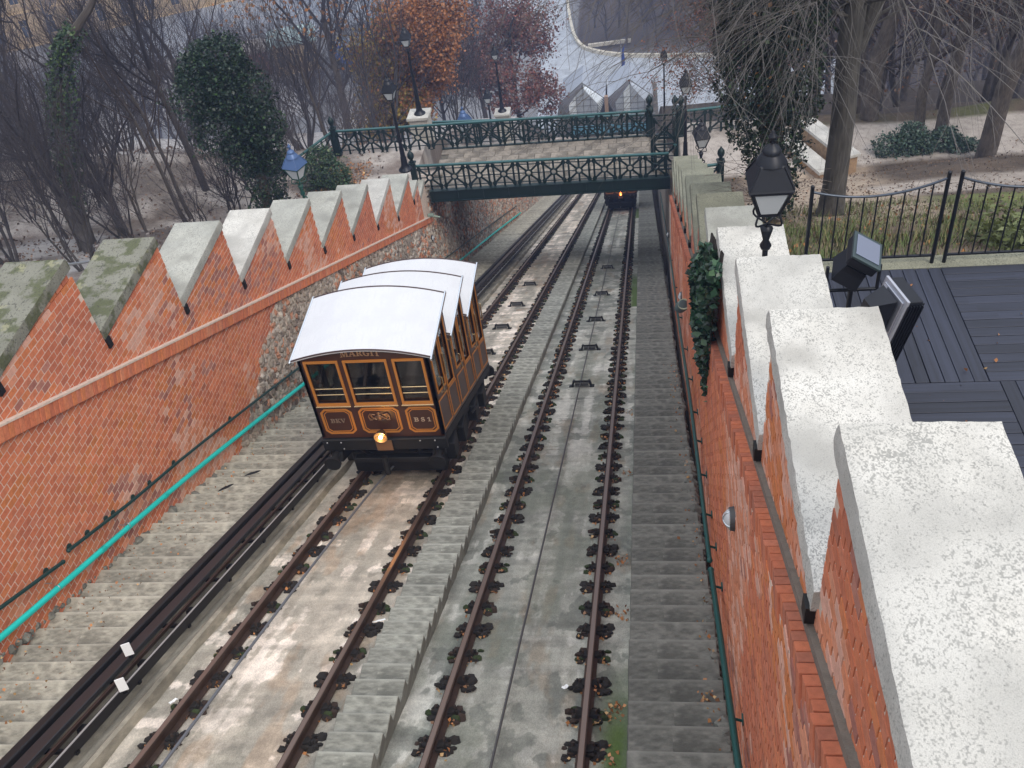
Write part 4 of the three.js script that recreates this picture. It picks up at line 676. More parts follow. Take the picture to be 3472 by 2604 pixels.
/* ---------- deck, fence, floodlights ---------- */
{
  const D = thing('deck', 'dark blue-grey wooden deck of planks laid in panels, behind the right wall', 'deck', null, [0, 0, 0]), r = rng(90);
  mesh('joists', new THREE.BoxGeometry(8, .08, 9.0).translate(8.2, -.09, -4.55), M.black, D);
  const wm = [0, 1, 2, 3].map(k => std(mul3([.86, .94, 1.14], .34 + .09 * k), .5, { map: woodMap, bumpMap: rep(woodMap, 1), bumpScale: .003 }));
  const plank = (cx, cz, lx, lz) => { const along = lz > lx, g = new RoundedBoxGeometry(lx, .035, lz, 1, .006), q = boxUV(g, 1), uv = q.attributes.uv, o1 = r(), o2 = r(); for (let i = 0; i < uv.count; i++) { const a = uv.getX(i), b = uv.getY(i); uv.setXY(i, (along ? a : b) * .9 + o1, (along ? b : a) * .25 + o2); } const m = mesh('plank', q, wm[r() * 4 | 0], D); m.position.set(cx, -.0175 + (r() - .5) * .004, cz); m.rotation.y = (r() - .5) * .004; };
  const W = .132, G = .138;
  const panels = [[4.28, 6.03, -9.05, -7.15, 1], [6.03, 8.6, -9.05, -7.15, 0], [4.28, 6.12, -7.15, -5.02, 0], [6.12, 8.6, -7.15, -5.02, 1], [4.28, 6.12, -5.02, -2.6, 1], [6.12, 8.6, -5.02, -2.6, 0]];
  for (const [x0, x1, z0, z1, dir] of panels) { const span2 = dir ? x1 - x0 : z1 - z0, n = Math.round(span2 / G), pt = span2 / n; for (let i = 0; i < n; i++) { const c = (dir ? x0 : z0) + (i + .5) * pt; if (dir) plank(c, (z0 + z1) / 2, pt - .006, z1 - z0 - .006); else plank((x0 + x1) / 2, c, x1 - x0 - .006, pt - .006); } }
  const K = struct('kerb_strip', boxUV(new THREE.BoxGeometry(5.2, .12, .24, 40, 1, 3).translate(6.9, -.08, -9.2), 1), M.mossGreen, 'narrow mossy concrete strip between the deck and the fence');
}
function fencePanel(label, x0, x1, rise0, rise1, sag, n) { // bars under a sagging curved top rail
  const g = thing('fence_panel', label, 'fence', 'black curved-top fence panels along the deck', [x0, -.02, -9.18]), l = x1 - x0, pts = [];
  for (let i = 0; i <= 12; i++) { const u = i / 12; pts.push(V(u * l, lerp(rise0, rise1, u) - sag * (1 - (2 * u - 1) ** 2), 0)); }
  const cv = new THREE.CatmullRomCurve3(pts); mesh('top_rail', new THREE.TubeGeometry(cv, 40, .014, 6), std([.07, .085, .11], .3, { metalness: .5 }), g);
  mesh('bottom_rail', new THREE.BoxGeometry(l, .02, .03).translate(l / 2, .10, 0), M.ironBlack, g);
  for (let i = 1; i <= n; i++) { const u = i / (n + 1), p = cv.getPoint(u); mesh('fence_bar', new THREE.CylinderGeometry(.009, .009, p.y - .10, 6).translate(p.x, .10 + (p.y - .10) / 2, 0), M.ironBlack, g); }
  for (const [x, h] of [[0, rise0 + .06], [l, rise1 + .06]]) { const m = new MB(); m.add(new THREE.CylinderGeometry(.021, .021, h, 10), M4(x, h / 2, 0)); m.add(new THREE.SphereGeometry(.023, 10, 6), M4(x, h, 0)); m.build('post', M.ironBlack, g); }
}
fencePanel('left panel of the black fence, its curved top sagging between two posts', 4.60, 5.97, .98, 1.06, .13, 9);
fencePanel('right panel of the black fence with its curved top, beside the double post', 6.10, 7.62, 1.06, 1.06, .16, 10);
function floodlight(label, pos, rot, part2) {
  const g = thing('floodlight', label, 'floodlight', 'black floodlights behind the right wall', pos); const H = new THREE.Group(); H.name = 'head'; H.rotation.set(...rot); H.scale.set(.72, 1.05, 1.2); g.add(H);
  const m = new MB(); m.add(flat(new THREE.CylinderGeometry(.17, .235, .26, 4, 1).rotateY(Math.PI / 4)).scale(1.12, 1, .86), M4(0, -.02, 0)); m.rbox(.40, .10, .31, .02, 0, .12, 0); for (let i = -4; i <= 4; i++) m.box(.30, .20, .008, 0, -.06, i * .03); m.build('housing', M.ironBlack, H);
  const fr = mesh('lens_frame', new RoundedBoxGeometry(.42, .03, .33, 2, .01).translate(0, .18, 0), std([.05, .075, .08], .3, { metalness: .4 }), H); mesh('lens', new RoundedBoxGeometry(.34, .012, .25, 2, .005).translate(0, .199, 0), std([.28, .31, .40], .06, { metalness: .75 }), H);
  const vz = new MB(); vz.box(.42, .24, .012, 0, .29, -.165); for (const s of [-1, 1]) vz.box(.012, .20, .3, s * .21, .27, -.02); if (part2) vz.build('visor', M.black, H);
  const b = new MB(); for (const s of [-1, 1]) b.bar([s * .24, -.02, 0], [s * .24, -.30, 0], .018, 6); b.bar([-.24, -.30, 0], [.24, -.30, 0], .018, 6); b.bar([0, -.30, 0], [0, -(pos[1]) + .02, 0], .025, 8); b.rbox(.22, .03, .22, .01, 0, -pos[1] + .02, 0); b.build('stand', M.ironBlack, g); return g;
}
floodlight('upper black floodlight whose glass reflects the white sky, in front of the fence', [4.78, 1.0, -7.75], [.08, -.22, -.5], false);
{
  const g = thing('floodlight', 'lower black floodlight with a ribbed back and a white edge, leaning by the slabs', 'floodlight', 'black floodlights behind the right wall', [5.02, 0, -7.3]); const H = new THREE.Group(); H.name = 'head'; H.position.set(0, .60, 0); H.scale.set(1, 1.3, .9); H.rotation.set(.10, .30, -.22); g.add(H);
  const m = new MB(); m.rbox(.17, .66, .42, .02, .04, 0, 0); for (let i = 0; i < 12; i++) m.box(.035, .60, .010, .14, 0, -.19 + i * .034); for (let i = 0; i < 6; i++) m.box(.010, .60, .03, -.03 + i * .03, 0, .22); m.build('ribbed_housing', M.ironBlack, H);
  mesh('lens', new RoundedBoxGeometry(.03, .60, .36, 2, .008).translate(-.058, .01, 0), std([.36, .38, .44], .08, { metalness: .6 }), H); mesh('lens_frame', new RoundedBoxGeometry(.03, .68, .44, 2, .006).translate(-.04, .0, 0), std([.40, .42, .48], .3, { metalness: .3 }), H); mesh('side_housing', flat(new THREE.CylinderGeometry(.10, .2, .2, 4, 1).rotateY(Math.PI / 4).rotateZ(Math.PI / 2)).translate(-.2, .16, 0), M.ironBlack, H);
  const b = new MB(); b.bar([0, .02, 0], [0, .34, 0], .025, 8); b.rbox(.22, .02, .26, .008, .04, .012, .02); b.rbox(.09, .12, .05, .01, .09, .07, .1); b.build('stand', M.steel, g);
}
/* ---------- plants ---------- */
const bark = (c, o = {}) => std(c, .95, { map: rep(barkMap, 2, 1), bumpMap: rep(barkMap, 2, 1), bumpScale: .02, ...o });
const leafMat = (o = {}) => new THREE.MeshPhysicalMaterial({ vertexColors: true, roughness: .6, side: THREE.DoubleSide, transmission: .25, thickness: 0, ...o });
const leafSolid = new THREE.MeshStandardMaterial({ vertexColors: true, roughness: .5, side: THREE.DoubleSide });
function grow(o) {                                        // a bare tree 1 unit = 1 m: {trunk, branches, ends}
  const r = rng(o.seed), T1 = new Tris(), T2 = new Tris(), ends = [];
  const go = (p, dir, len, rad, depth) => {
    const n = depth === 0 ? 7 : depth < 3 ? 5 : 3, pts = [p.clone()], rads = [rad], d = dir.clone(), q = p.clone(), tip = rad * (depth === o.depth ? .25 : .62);
    for (let i = 1; i <= n; i++) { d.x += (r() - .5) * o.wob; d.z += (r() - .5) * o.wob; d.y += (depth ? o.up : .05) + (r() - .5) * o.wob * .6; d.normalize(); q.addScaledVector(d, len / n); pts.push(q.clone()); rads.push(lerp(rad, tip, i / n)); }
    (depth < 1 ? T1 : T2).limb(pts, rads, depth === 0 ? 8 : depth === 1 ? 5 : 3);
    if (depth >= o.depth - 1) for (let i = 1; i < pts.length; i++) ends.push(pts[i]);
    if (depth >= o.depth) return;
    const kids = o.kids[depth];
    for (let k = 0; k < kids; k++) {
      const t = k === 0 ? 1 : lerp(depth === 0 ? o.first : .25, .97, r()), i = Math.min(n, Math.round(t * n)), base = pts[i], rd = rads[i];
      const a = r() * 6.283, sp = (k === 0 ? .25 : 1) * o.spread * (.7 + .6 * r()), u = pts[Math.min(i, n)].clone().sub(pts[Math.max(0, i - 1)]).normalize(), s = V(Math.cos(a), .1, Math.sin(a)); s.addScaledVector(u, -s.dot(u)).normalize();
      go(base, u.multiplyScalar(Math.cos(sp)).addScaledVector(s, Math.sin(sp)), len * o.ratio * (.75 + .5 * r()) * (k === 0 ? 1.1 : 1), rd * (k === 0 ? .80 : .44), depth + 1);
    }
  };
  const stems = o.stems || 1;
  for (let s = 0; s < stems; s++) { const a = s / stems * 6.283 + r(), l = stems > 1 ? .28 + .3 * r() : 0; go(V(Math.cos(a) * l * .3, 0, Math.sin(a) * l * .3), V(Math.cos(a) * l + (o.lean || 0), 1, Math.sin(a) * l).normalize(), o.trunk * (.8 + .3 * r()), o.rad * (stems > 1 ? .6 + .5 * r() : 1), 0); }
  return { trunk: T1.geo(), branches: T2.geo(), ends };
}
const twigMat = std([.042, .036, .040], .95), twigBrown = std([.05, .035, .028], .95), barkGrey = bark([.095, .085, .082]), barkDark = bark([.12, .10, .085]);
function treeOf(name, label, G, o = {}) {
  const t = thing(name, label, o.cat || 'tree', o.group, o.pos || [0, 0, 0], o.ry || 0); mesh('trunk', G.trunk, o.bark || barkGrey, t); mesh('branches', G.branches, o.twig || twigMat, t);
  if (o.leaves) { const r = rng(o.seed || 3), L1 = new Tris(true); for (let i = 0; i < o.leaves; i++) { const e = G.ends[r() * G.ends.length | 0], c = o.tone(e, r); if (!c) continue; L1.leaf(e.x + (r() - .5) * o.spread, e.y + (r() - .5) * o.spread, e.z + (r() - .5) * o.spread, o.size * (.6 + .8 * r()), r, c); } mesh('crown', L1.geo(), leafSolid, t); }
  if (o.s) t.scale.setScalar(o.s); return t;
}
const protoA = grow({ seed: 5, depth: 4, kids: [8, 7, 6, 5], trunk: 4.4, rad: .17, ratio: .62, spread: .72, wob: .26, up: .05, first: .35 });
const protoB = grow({ seed: 9, depth: 4, kids: [7, 7, 6, 5], trunk: 5.2, rad: .16, ratio: .58, spread: .6, wob: .30, up: .09, first: .45 });
const protoC = grow({ seed: 14, depth: 3, kids: [6, 7, 7], trunk: 2.4, rad: .05, ratio: .72, spread: .65, wob: .3, up: .08, first: .3, stems: 5 });
const protoD = grow({ seed: 23, depth: 4, kids: [7, 6, 6, 5], trunk: 4.2, rad: .15, ratio: .66, spread: .85, wob: .36, up: .02, first: .4, lean: .35 });
const PROTO = [protoA, protoB, protoC, protoD], first = {};
function bare(kind, x, z, s, label, group, o = {}) {
  const y = o.y ?? ground(x, z) - .1, key = kind + (o.brown ? 'b' : ''), ry = o.ry ?? hash(x * 10 | 0, z * 10 | 0, 4) * 6.28;
  if (!first[key]) { first[key] = treeOf(kind === 2 ? 'bare_shrub' : 'bare_tree', label, PROTO[kind], { group, pos: [x, y, z], ry, s, twig: o.brown ? twigBrown : twigMat, bark: o.brown ? barkDark : barkGrey, cat: kind === 2 ? 'shrub' : 'tree' }); return first[key]; }
  return copyOf(first[key], label, [x, y, z], ry, s, group);
}
// near the left wall
bare(0, -15, -24.5, 1.05, 'bare tree nearest the left edge, close behind the green mossy slabs', 'bare trees close behind the left wall');
bare(3, -16.0, -28.0, 1.0, 'bare forked tree standing behind the third coping slab of the left wall', 'bare trees close behind the left wall');
bare(1, -13.9, -31.2, .95, 'slim bare tree just left of the ivy-covered trunk', 'bare trees close behind the left wall', { ry: 1 });
bare(2, -15.3, -27.2, 1.15, 'thicket of bare stems at the left edge behind the wall', 'bare shrubs behind the left wall');
bare(2, -11.2, -27.6, .95, 'thin bare shrub left of the foot of the ivy-covered trunk', 'bare shrubs behind the left wall', { ry: 2 });
bare(2, -10.6, -29.2, 1.1, 'thin bare shrub right of the foot of the ivy-covered trunk', 'bare shrubs behind the left wall', { ry: .6 });
bare(2, -12.2, -20.2, 1.0, 'tangled bare shrub behind the second mossy slab', 'bare shrubs behind the left wall', { ry: 4 });
bare(2, -17.5, -24.0, 1.45, 'pale tangled bare shrub at the left picture edge', 'bare shrubs behind the left wall', { ry: 5 });
bare(2, -12.6, -33.6, 1.2, 'bare shrub beside the sandy patch left of the bridge', 'bare shrubs behind the left wall', { ry: 3 });
bare(2, -18.2, -31.5, 1.3, 'bare shrub on the pale path left of the ivy-covered trunk', 'bare shrubs behind the left wall', { ry: 1.6 });
{
  const r = rng(777), L8 = 'low tangle of thin bare stems on the pale ground left of the wall', G8 = 'tangles of bare stems left of the wall', tang = grow({ seed: 19, depth: 3, kids: [5, 5, 5], trunk: 1.6, rad: .036, ratio: .8, spread: .75, wob: .36, up: .06, first: .15, stems: 5 }); let f2;
  for (let i = 0; i < 40; i++) { const x = -8.8 - 24 * Math.pow(r(), 1.2), z = -24.5 - 22 * r() - .12 * (x + 9); if (x > -10.5 && z < -28 && z > -33) continue; const s = .7 + .65 * r(), ry = r() * 6, p = [x, ground(x, z) - .1, z]; if (!f2) f2 = treeOf('bare_bramble', L8, tang, { group: G8, pos: p, ry, s, bark: barkDark, twig: std([.085, .072, .075], .95), cat: 'bramble' }); else copyOf(f2, L8, p, ry, s, G8); }
}
{ // hillside and street trees, left
  const r = rng(404), L1 = 'bare grey tree in the misty wood on the slope left of the bridge', G1 = 'bare trees of the wood left of the bridge', L2 = 'hazy bare tree far down by the street at the upper left', G2 = 'far bare trees by the street', L3 = 'low bare bush on the wooded slope left of the bridge', G3 = 'bare bushes of the wood left of the bridge';
  for (const [x, z, s, k] of [[-19, -42, 1.2, 0], [-26, -40, 1.25, 1], [-33, -46, 1.3, 3], [-24, -52, 1.25, 1], [-31, -58, 1.3, 0], [-40, -54, 1.4, 0], [-17, -66, 1.3, 1], [-23, -70, 1.35, 0], [-30, -74, 1.4, 3], [-38, -70, 1.4, 1], [-47, -66, 1.4, 0], [-14, -76, 1.25, 0], [-19, -84, 1.3, 1], [-27, -88, 1.35, 0], [-36, -86, 1.35, 1], [-46, -84, 1.4, 3], [-56, -80, 1.4, 0], [-50, -96, 1.3, 1], [-62, -94, 1.3, 0]]) bare(k, x, z, s * (.9 + .2 * r()), L1, G1);
  for (const [x, z] of [[-22, -104], [-30, -108], [-40, -112], [-50, -114], [-60, -110], [-70, -112], [-80, -116], [-90, -114], [-26, -122], [-36, -128], [-58, -126], [-68, -132], [-82, -130], [-96, -128], [-108, -126], [-24, -140], [-32, -148], [-44, -146], [-76, -144], [-90, -142], [-52, -158], [-38, -160]]) bare([0, 1, 3][r() * 3 | 0], x, z, 1.15 + .4 * r(), L2, G2);
  for (const [x, z] of [[-13, -40], [-20, -37], [-28, -36], [-16, -48], [-11, -47], [-13, -56], [-22, -46], [-10, -62], [-12, -70], [-9.4, -68], [-36, -40], [-44, -46], [-27, -64], [-18, -58], [-35, -64]]) bare(2, x, z, 1.2 + .7 * r(), L3, G3);
  const L4 = 'bare brownish tree in the dim park right of the tracks', G4 = 'bare trees of the park on the right', L5 = 'far bare tree of the round park beyond the glass pyramids', G5 = 'far bare trees of the round park';
  for (const [x, z, s, k] of [[9.5, -36, 1.1, 0], [12, -41, 1.2, 1], [17, -38, 1.2, 0], [21, -34, 1.15, 1], [15.5, -46, 1.25, 3], [22, -44, 1.3, 0], [27, -40, 1.2, 1], [10, -52, 1.25, 0], [16, -56, 1.3, 1], [24, -54, 1.3, 0], [31, -50, 1.3, 3], [9, -64, 1.3, 1], [14, -68, 1.3, 0], [21, -66, 1.4, 1], [29, -64, 1.4, 0], [36, -60, 1.4, 1], [11, -80, 1.35, 0], [18, -82, 1.35, 3], [27, -80, 1.4, 1], [37, -76, 1.4, 0], [24, -31, 1.0, 3], [28, -35, 1.1, 0]]) bare(k, x, z, s, L4, G4, { brown: true });
  for (const [x, z] of [[6, -140], [12, -134], [20, -138], [28, -132], [10, -150], [18, -152], [28, -148], [38, -140], [2, -156], [-1, -168], [10, -166], [24, -164], [46, -132], [40, -118], [30, -112], [20, -116], [-1.5, -133], [1, -130.5], [3.5, -134], [5.5, -129.5], [8.5, -129], [0, -138], [11, -131], [14, -127.5], [4, -140], [-3.5, -139], [7, -135], [17, -122], [24, -122], [34, -124]]) bare([0, 1, 3][r() * 3 | 0], x, z, 1.0 + .35 * r(), L5, G5, { brown: true });
}
{
  const r = rng(919), L6 = 'thin bare sapling on the pale ground behind the left wall', G6 = 'bare saplings behind the left wall'; const sap = grow({ seed: 61, depth: 3, kids: [6, 5, 4], trunk: 3.4, rad: .055, ratio: .55, spread: .6, wob: .24, up: .08, first: .3 }); let f0;
  for (let i = 0; i < 40; i++) { const x = -9.5 - 17 * r(), z = -25 - 12 * r() - .15 * (x + 9), s = .75 + .7 * r(), ry = r() * 6; if (!f0) f0 = treeOf('bare_sapling', L6, sap, { group: G6, pos: [x, ground(x, z) - .1, z], ry, s, bark: barkDark, twig: twigBrown, cat: 'sapling' }); else copyOf(f0, L6, [x, ground(x, z) - .1, z], ry, s, G6); }
  const dense = grow({ seed: 67, depth: 4, kids: [8, 7, 6, 5], trunk: 4.6, rad: .17, ratio: .6, spread: .75, wob: .3, up: .04, first: .3 }), L7 = 'dense dark-twigged tree in the shady wood at the upper right', G7 = 'dark twiggy trees at the upper right'; let f1;
  for (const [x, z, s] of [[8.3, -39, 1.1], [11.5, -37.5, 1.15], [14.5, -36.5, 1.15], [17.5, -35, 1.1], [20.5, -36.5, 1.2], [24, -36, 1.2], [10, -46, 1.25], [14, -44, 1.25], [18.5, -43, 1.3], [24, -46, 1.3], [29, -44, 1.3], [33, -47, 1.4], [12, -56, 1.35], [19, -58, 1.4], [27, -60, 1.4], [35, -58, 1.5], [8.5, -54, 1.2], [16, -66, 1.4], [22, -70, 1.4], [29, -72, 1.5], [37, -70, 1.5], [14, -76, 1.4], [20, -80, 1.5], [33, -84, 1.5], [42, -80, 1.6], [26, -92, 1.6], [36, -96, 1.6], [48, -92, 1.6], [44, -104, 1.5], [30, -104, 1.5], [22, -100, 1.5], [54, -112, 1.5], [38, -112, 1.4], [31, -40, 1.2], [36, -44, 1.3], [27, -33, 1.1]]) { const ry = r() * 6; if (!f1) f1 = treeOf('twiggy_tree', L7, dense, { group: G7, pos: [x, ground(x, z) - .1, z], ry, s, bark: barkDark, twig: std([.075, .056, .048], .95), leaves: 700, spread: .4, size: .08, seed: 4, tone: (e, q) => [.15, .075, .04] }); else copyOf(f1, L7, [x, ground(x, z) - .1, z], ry, s, G7); }
}
// trunks of the right-hand park
function trunkTree(label, x, z, o) { const G = grow({ depth: 4, kids: [6, 5, 4, 3], ratio: .6, spread: .7, wob: .22, up: .06, first: .55, ...o }); return treeOf('park_tree', label, G, { group: 'dark trunks in the park on the right', pos: [x, ground(x, z) - .15, z], bark: barkDark, twig: twigBrown, leaves: o.lv || 0, spread: .5, size: .07, seed: o.seed, tone: (e, r) => r() < .5 ? [.16, .07, .03] : [.10, .055, .03] }); }
trunkTree('dark forked trunk behind the green shrubs of the right park', 12.4, -31.8, { seed: 51, trunk: 5.5, rad: .20, lv: 500 });
trunkTree('dark trunk right beside the forked one, behind the green shrubs', 13.05, -31.5, { seed: 52, trunk: 6, rad: .23, lv: 500 });
trunkTree('stout leaning dark trunk farthest right, beside the stone lattice', 13.9, -29.4, { seed: 53, trunk: 6, rad: .34, lean: .12, lv: 500 });
trunkTree('broad dark trunk in the shade behind the gravel path', 11.1, -33.5, { seed: 54, trunk: 6.5, rad: .33, lv: 900 });
trunkTree('slim dark trunk between the big grey trunk and the shrubs', 9.2, -35.2, { seed: 55, trunk: 6, rad: .16, lv: 900 });
// big tree at the right with long drooping twigs over the tracks
{
  const g = thing('big_tree', 'big grey-trunked tree behind the fence whose long pale twigs hang over the tracks', 'tree', null, [6.25, ground(6.25, -15.8) - .15, -15.8]), r = rng(71), A = new Tris(), B = new Tris(), C = new Tris(), y0 = g.position.y;
  A.limb([V(0, 0, 0), V(0, .25, 0), V(.02, .8, 0), V(.03, 2.2, 0), V(-.02, 3.6, .03), V(.05, 5.2, 0), V(.0, 7, .1), V(.1, 9.5, 0)], [.34, .25, .215, .205, .20, .18, .15, .10], 12); A.limb([V(.1, 3.3, 0), V(.3, 3.9, 0), V(.42, 4.9, .05), V(.5, 6.5, 0), V(.9, 9, .3)], [.14, .13, .12, .10, .06], 8);
  mesh('trunk', A.geo(), bark([.115, .108, .10]), g);
  const droop = (T0, p, d, len, rad, n, sag) => { const pts = [p.clone()], rads = [rad], q = p.clone(), e = d.clone(); for (let i = 1; i <= n; i++) { e.y -= sag; e.x += (r() - .5) * .22; e.z += (r() - .5) * .22; e.y += (r() - .5) * .14; e.normalize(); q.addScaledVector(e, len / n); pts.push(q.clone()); rads.push(lerp(rad, rad * .3, i / n)); } T0.limb(pts, rads, rad > .02 ? 5 : 3); return pts; };
  for (let i = 0; i < 104; i++) {
    const left = i < 52, h = left ? 3.9 + 2.9 * r() : 3.4 + 3.6 * r(), a = left ? Math.PI + (r() - .42) * 2.0 : r() * 6.283, d = V(Math.cos(a), .28 + .35 * r(), -Math.sin(a)).normalize();
    const main = droop(B, V(.02, h, .02), d, left ? 3.0 + 2.9 * r() : 2.4 + 2.8 * r(), .016 + .018 * r(), 7, .045);
    for (let k = 0; k < 9; k++) {
      const m = main[2 + (r() * 6 | 0)], d2 = V(d.x + (r() - .5) * 1.2, .25 + (r() - .5) * .6, d.z + (r() - .5) * 1.2).normalize(), tw = droop(C, m, d2, 1.2 + 2.0 * r(), .0045 + .004 * r(), 8, .11);
      for (let q = 0; q < 4; q++) { const s = tw[2 + (r() * 6 | 0)], d3 = V(d2.x + (r() - .5) * 1.6, -.5 * r(), d2.z + (r() - .5) * 1.6).normalize(), t2 = droop(C, s, d3, .4 + .9 * r(), .0032, 5, .14); if (r() < .6) droop(C, t2[2], V(d3.x + (r() - .5) * 1.4, -.4, d3.z + (r() - .5) * 1.4).normalize(), .3 + .4 * r(), .0025, 4, .14); }
    }
  }
  mesh('limbs', B.geo(), bark([.13, .12, .11]), g); mesh('twigs', C.geo(), std([.135, .125, .12], .85), g);
}
// ivy
function ivyLeaves(blobs, n, size, seed, tone) { const r = rng(seed), L1 = new Tris(true), tot = blobs.reduce((a, b) => a + b[3] * b[3], 0); for (const [x, y, z, R, sy = 1] of blobs) { const m = n * R * R / tot; for (let i = 0; i < m; i++) { const u = r() * 2 - 1, a = r() * 6.283, q = Math.sqrt(1 - u * u), lump = .52 + .80 * fbm(q * Math.cos(a) * 2.2 + x * 3 + 20, u * 2.2 + q * Math.sin(a) * 2.2 + y * 3 + 20, seed, 3), k = R * lump * (1 - .3 * r() * r()); L1.leaf(x + q * Math.cos(a) * k, y + u * k * sy, z + q * Math.sin(a) * k, size * (.45 + 1.1 * r() * r() + .2 * r()), r, tone(r, u)); } for (let s = 0; s < m / 260; s++) { const a = r() * 6.283, u = r() * 1.6 - .8, q = Math.sqrt(1 - u * u), k0 = R * .8, k1 = R * (1.12 + .4 * r()); for (let i = 0; i < 12; i++) { const k = lerp(k0, k1, i / 12); L1.leaf(x + q * Math.cos(a + i * .02) * k, y + u * k * sy - .03 * R * i * i / 30, z + q * Math.sin(a + i * .02) * k, size * (.5 + .6 * r()), r, tone(r, u)); } } } return L1.geo(); }
const ivyTone = (r, u) => { const k = .6 + .8 * r(); return r() < .16 ? [.026 * k, .060 * k, .018 * k] : [.007 * k, .024 * k, .012 * k]; };
{
  const g = thing('ivy_tree', 'dark green ivy-covered tree standing alone behind the left wall', 'tree', null, [-7.7, ground(-7.7, -22.5) - .1, -22.5]);
  mesh('trunk', (() => { const t = new Tris(); t.limb([V(.15, 0, 0), V(.1, 1.4, 0), V(.15, 2.8, 0), V(-.1, 4.2, 0), V(-.15, 5.6, 0)], [.2, .17, .15, .12, .05], 8); return t.geo(); })(), barkDark, g);
  mesh('crown', ivyLeaves([[-.28, 5.45, 0, .95, .9], [-.62, 4.9, .1, .85], [.20, 4.75, 0, .95, 1], [.05, 5.75, -.1, .75, .8], [-.25, 4.1, 0, 1.0, 1], [.55, 3.95, .05, .72], [.42, 3.3, 0, .72, 1.2], [.05, 3.3, .1, .7], [.30, 2.5, .05, .60, 1.3], [.18, 1.7, 0, .5, 1.4], [.15, .9, 0, .42, 1.5], [.72, 2.9, .1, .36], [.55, 1.6, 0, .28]], 24000, .062, 21, ivyTone), leafSolid, g);
}
{
  const dark = (r, u) => { const k = .5 + .8 * r(), q = r(); return q < .012 ? [.30 * k, .14 * k, .03 * k] : q < .12 ? [.045 * k, .085 * k, .03 * k] : [.010 * k, .026 * k, .015 * k]; };
  const g = thing('ivy_tree', 'tall tree trunk wrapped in dark ivy behind the right wall', 'tree', null, [4.98, ground(4.98, -15.2) - .1, -15.2]);
  mesh('trunk', (() => { const t = new Tris(); t.limb([V(.1, 0, 0), V(.05, 1.4, 0), V(-.05, 3, 0), V(-.2, 5, 0), V(-.3, 8, .1)], [.22, .2, .18, .15, .08], 8); return t.geo(); })(), barkDark, g);
  mesh('crown', ivyLeaves([[.12, .7, 0, .42, 1.4], [.08, 1.5, .05, .55, 1.2], [-.15, 2.2, .05, .62, 1.1], [.22, 2.3, 0, .55, 1.1], [-.35, 2.9, 0, .66, 1], [.15, 3.1, .05, .7, 1], [-.55, 3.5, .05, .55], [-.2, 3.9, 0, .75, 1], [.25, 3.9, 0, .6, 1], [-.65, 4.4, 0, .6, 1], [-.1, 4.7, 0, .7], [-.5, 5.3, 0, .6, 1.2], [-.2, 6.1, 0, .5, 1.3]], 26000, .052, 33, dark), leafSolid, g);
  const r = rng(5), m = new Tris(); for (let i = 0; i < 60; i++) { const a = r() * 6.28, h = .1 + r() * 1.2; m.limb([V(Math.cos(a) * .2, h, Math.sin(a) * .2), V(Math.cos(a) * .6 + r() * .2, h + .25 * r(), Math.sin(a) * .6), V(Math.cos(a) * 1.1, h + .2 - .3 * r(), Math.sin(a) * 1.0)], [.007, .005, .002], 3); } mesh('twigs', m.geo(), std([.24, .20, .17], .9), g);
}
{ // hanging over the right wall
  const r = rng(9), L1 = new Tris(true), St = new Tris();
  for (let i = 0; i < 5200; i++) { const t = r(), z = -8.55 - 1.9 * Math.pow(r(), .8) - .9 * t, top = S(z, 4.55), len = 2.15 * smooth(-11.6, -9.6, z) * smooth(-8.5, -8.9, z) + .3, y = top - t * len * (.8 + .3 * fbm(z * 2 + 30, 4, 8, 3)), x = 3.58 - .02 - .20 * Math.sin(Math.PI * clamp(t * .9 + .1)) * (.3 + .7 * r()), k = .5 + .9 * r(); L1.leaf(x, y, z + (r() - .5) * .2, .075 * (.6 + .7 * r()), r, r() < .15 ? [.06 * k, .13 * k, .06 * k] : [.014 * k, .048 * k, .024 * k]); }
  for (let i = 0; i < 1500; i++) { const z = -10.0 - 2.0 * r() * r(), x = 3.62 + .75 * r() * r() * 1.1; L1.leaf(x, S(-11.93, 4.93) + .03 + .09 * r() - .02, -9.78 - .55 * Math.pow(r(), 2) - .25 * (x - 3.6), .08 * (.6 + .7 * r()), r, r() < .3 ? [.10, .16, .12] : [.016, .05, .03]); }
  const g = thing('ivy', 'dark glossy ivy hanging over the face of the right wall', 'ivy', null, [0, 0, 0], -.007); for (let i = 0; i < 30; i++) { const z = -8.8 - 2 * r(); St.limb([V(3.6, S(z, 4.7), z), V(3.5, S(z, 3.6), z - .1), V(3.52, S(z, 2.5), z - .2)], [.012, .008, .004], 4); }
  mesh('leaves', L1.geo(), new THREE.MeshStandardMaterial({ vertexColors: true, roughness: .32, side: THREE.DoubleSide }), g).userData.kind = 'stuff'; mesh('stem', St.geo(), barkDark, g);
}
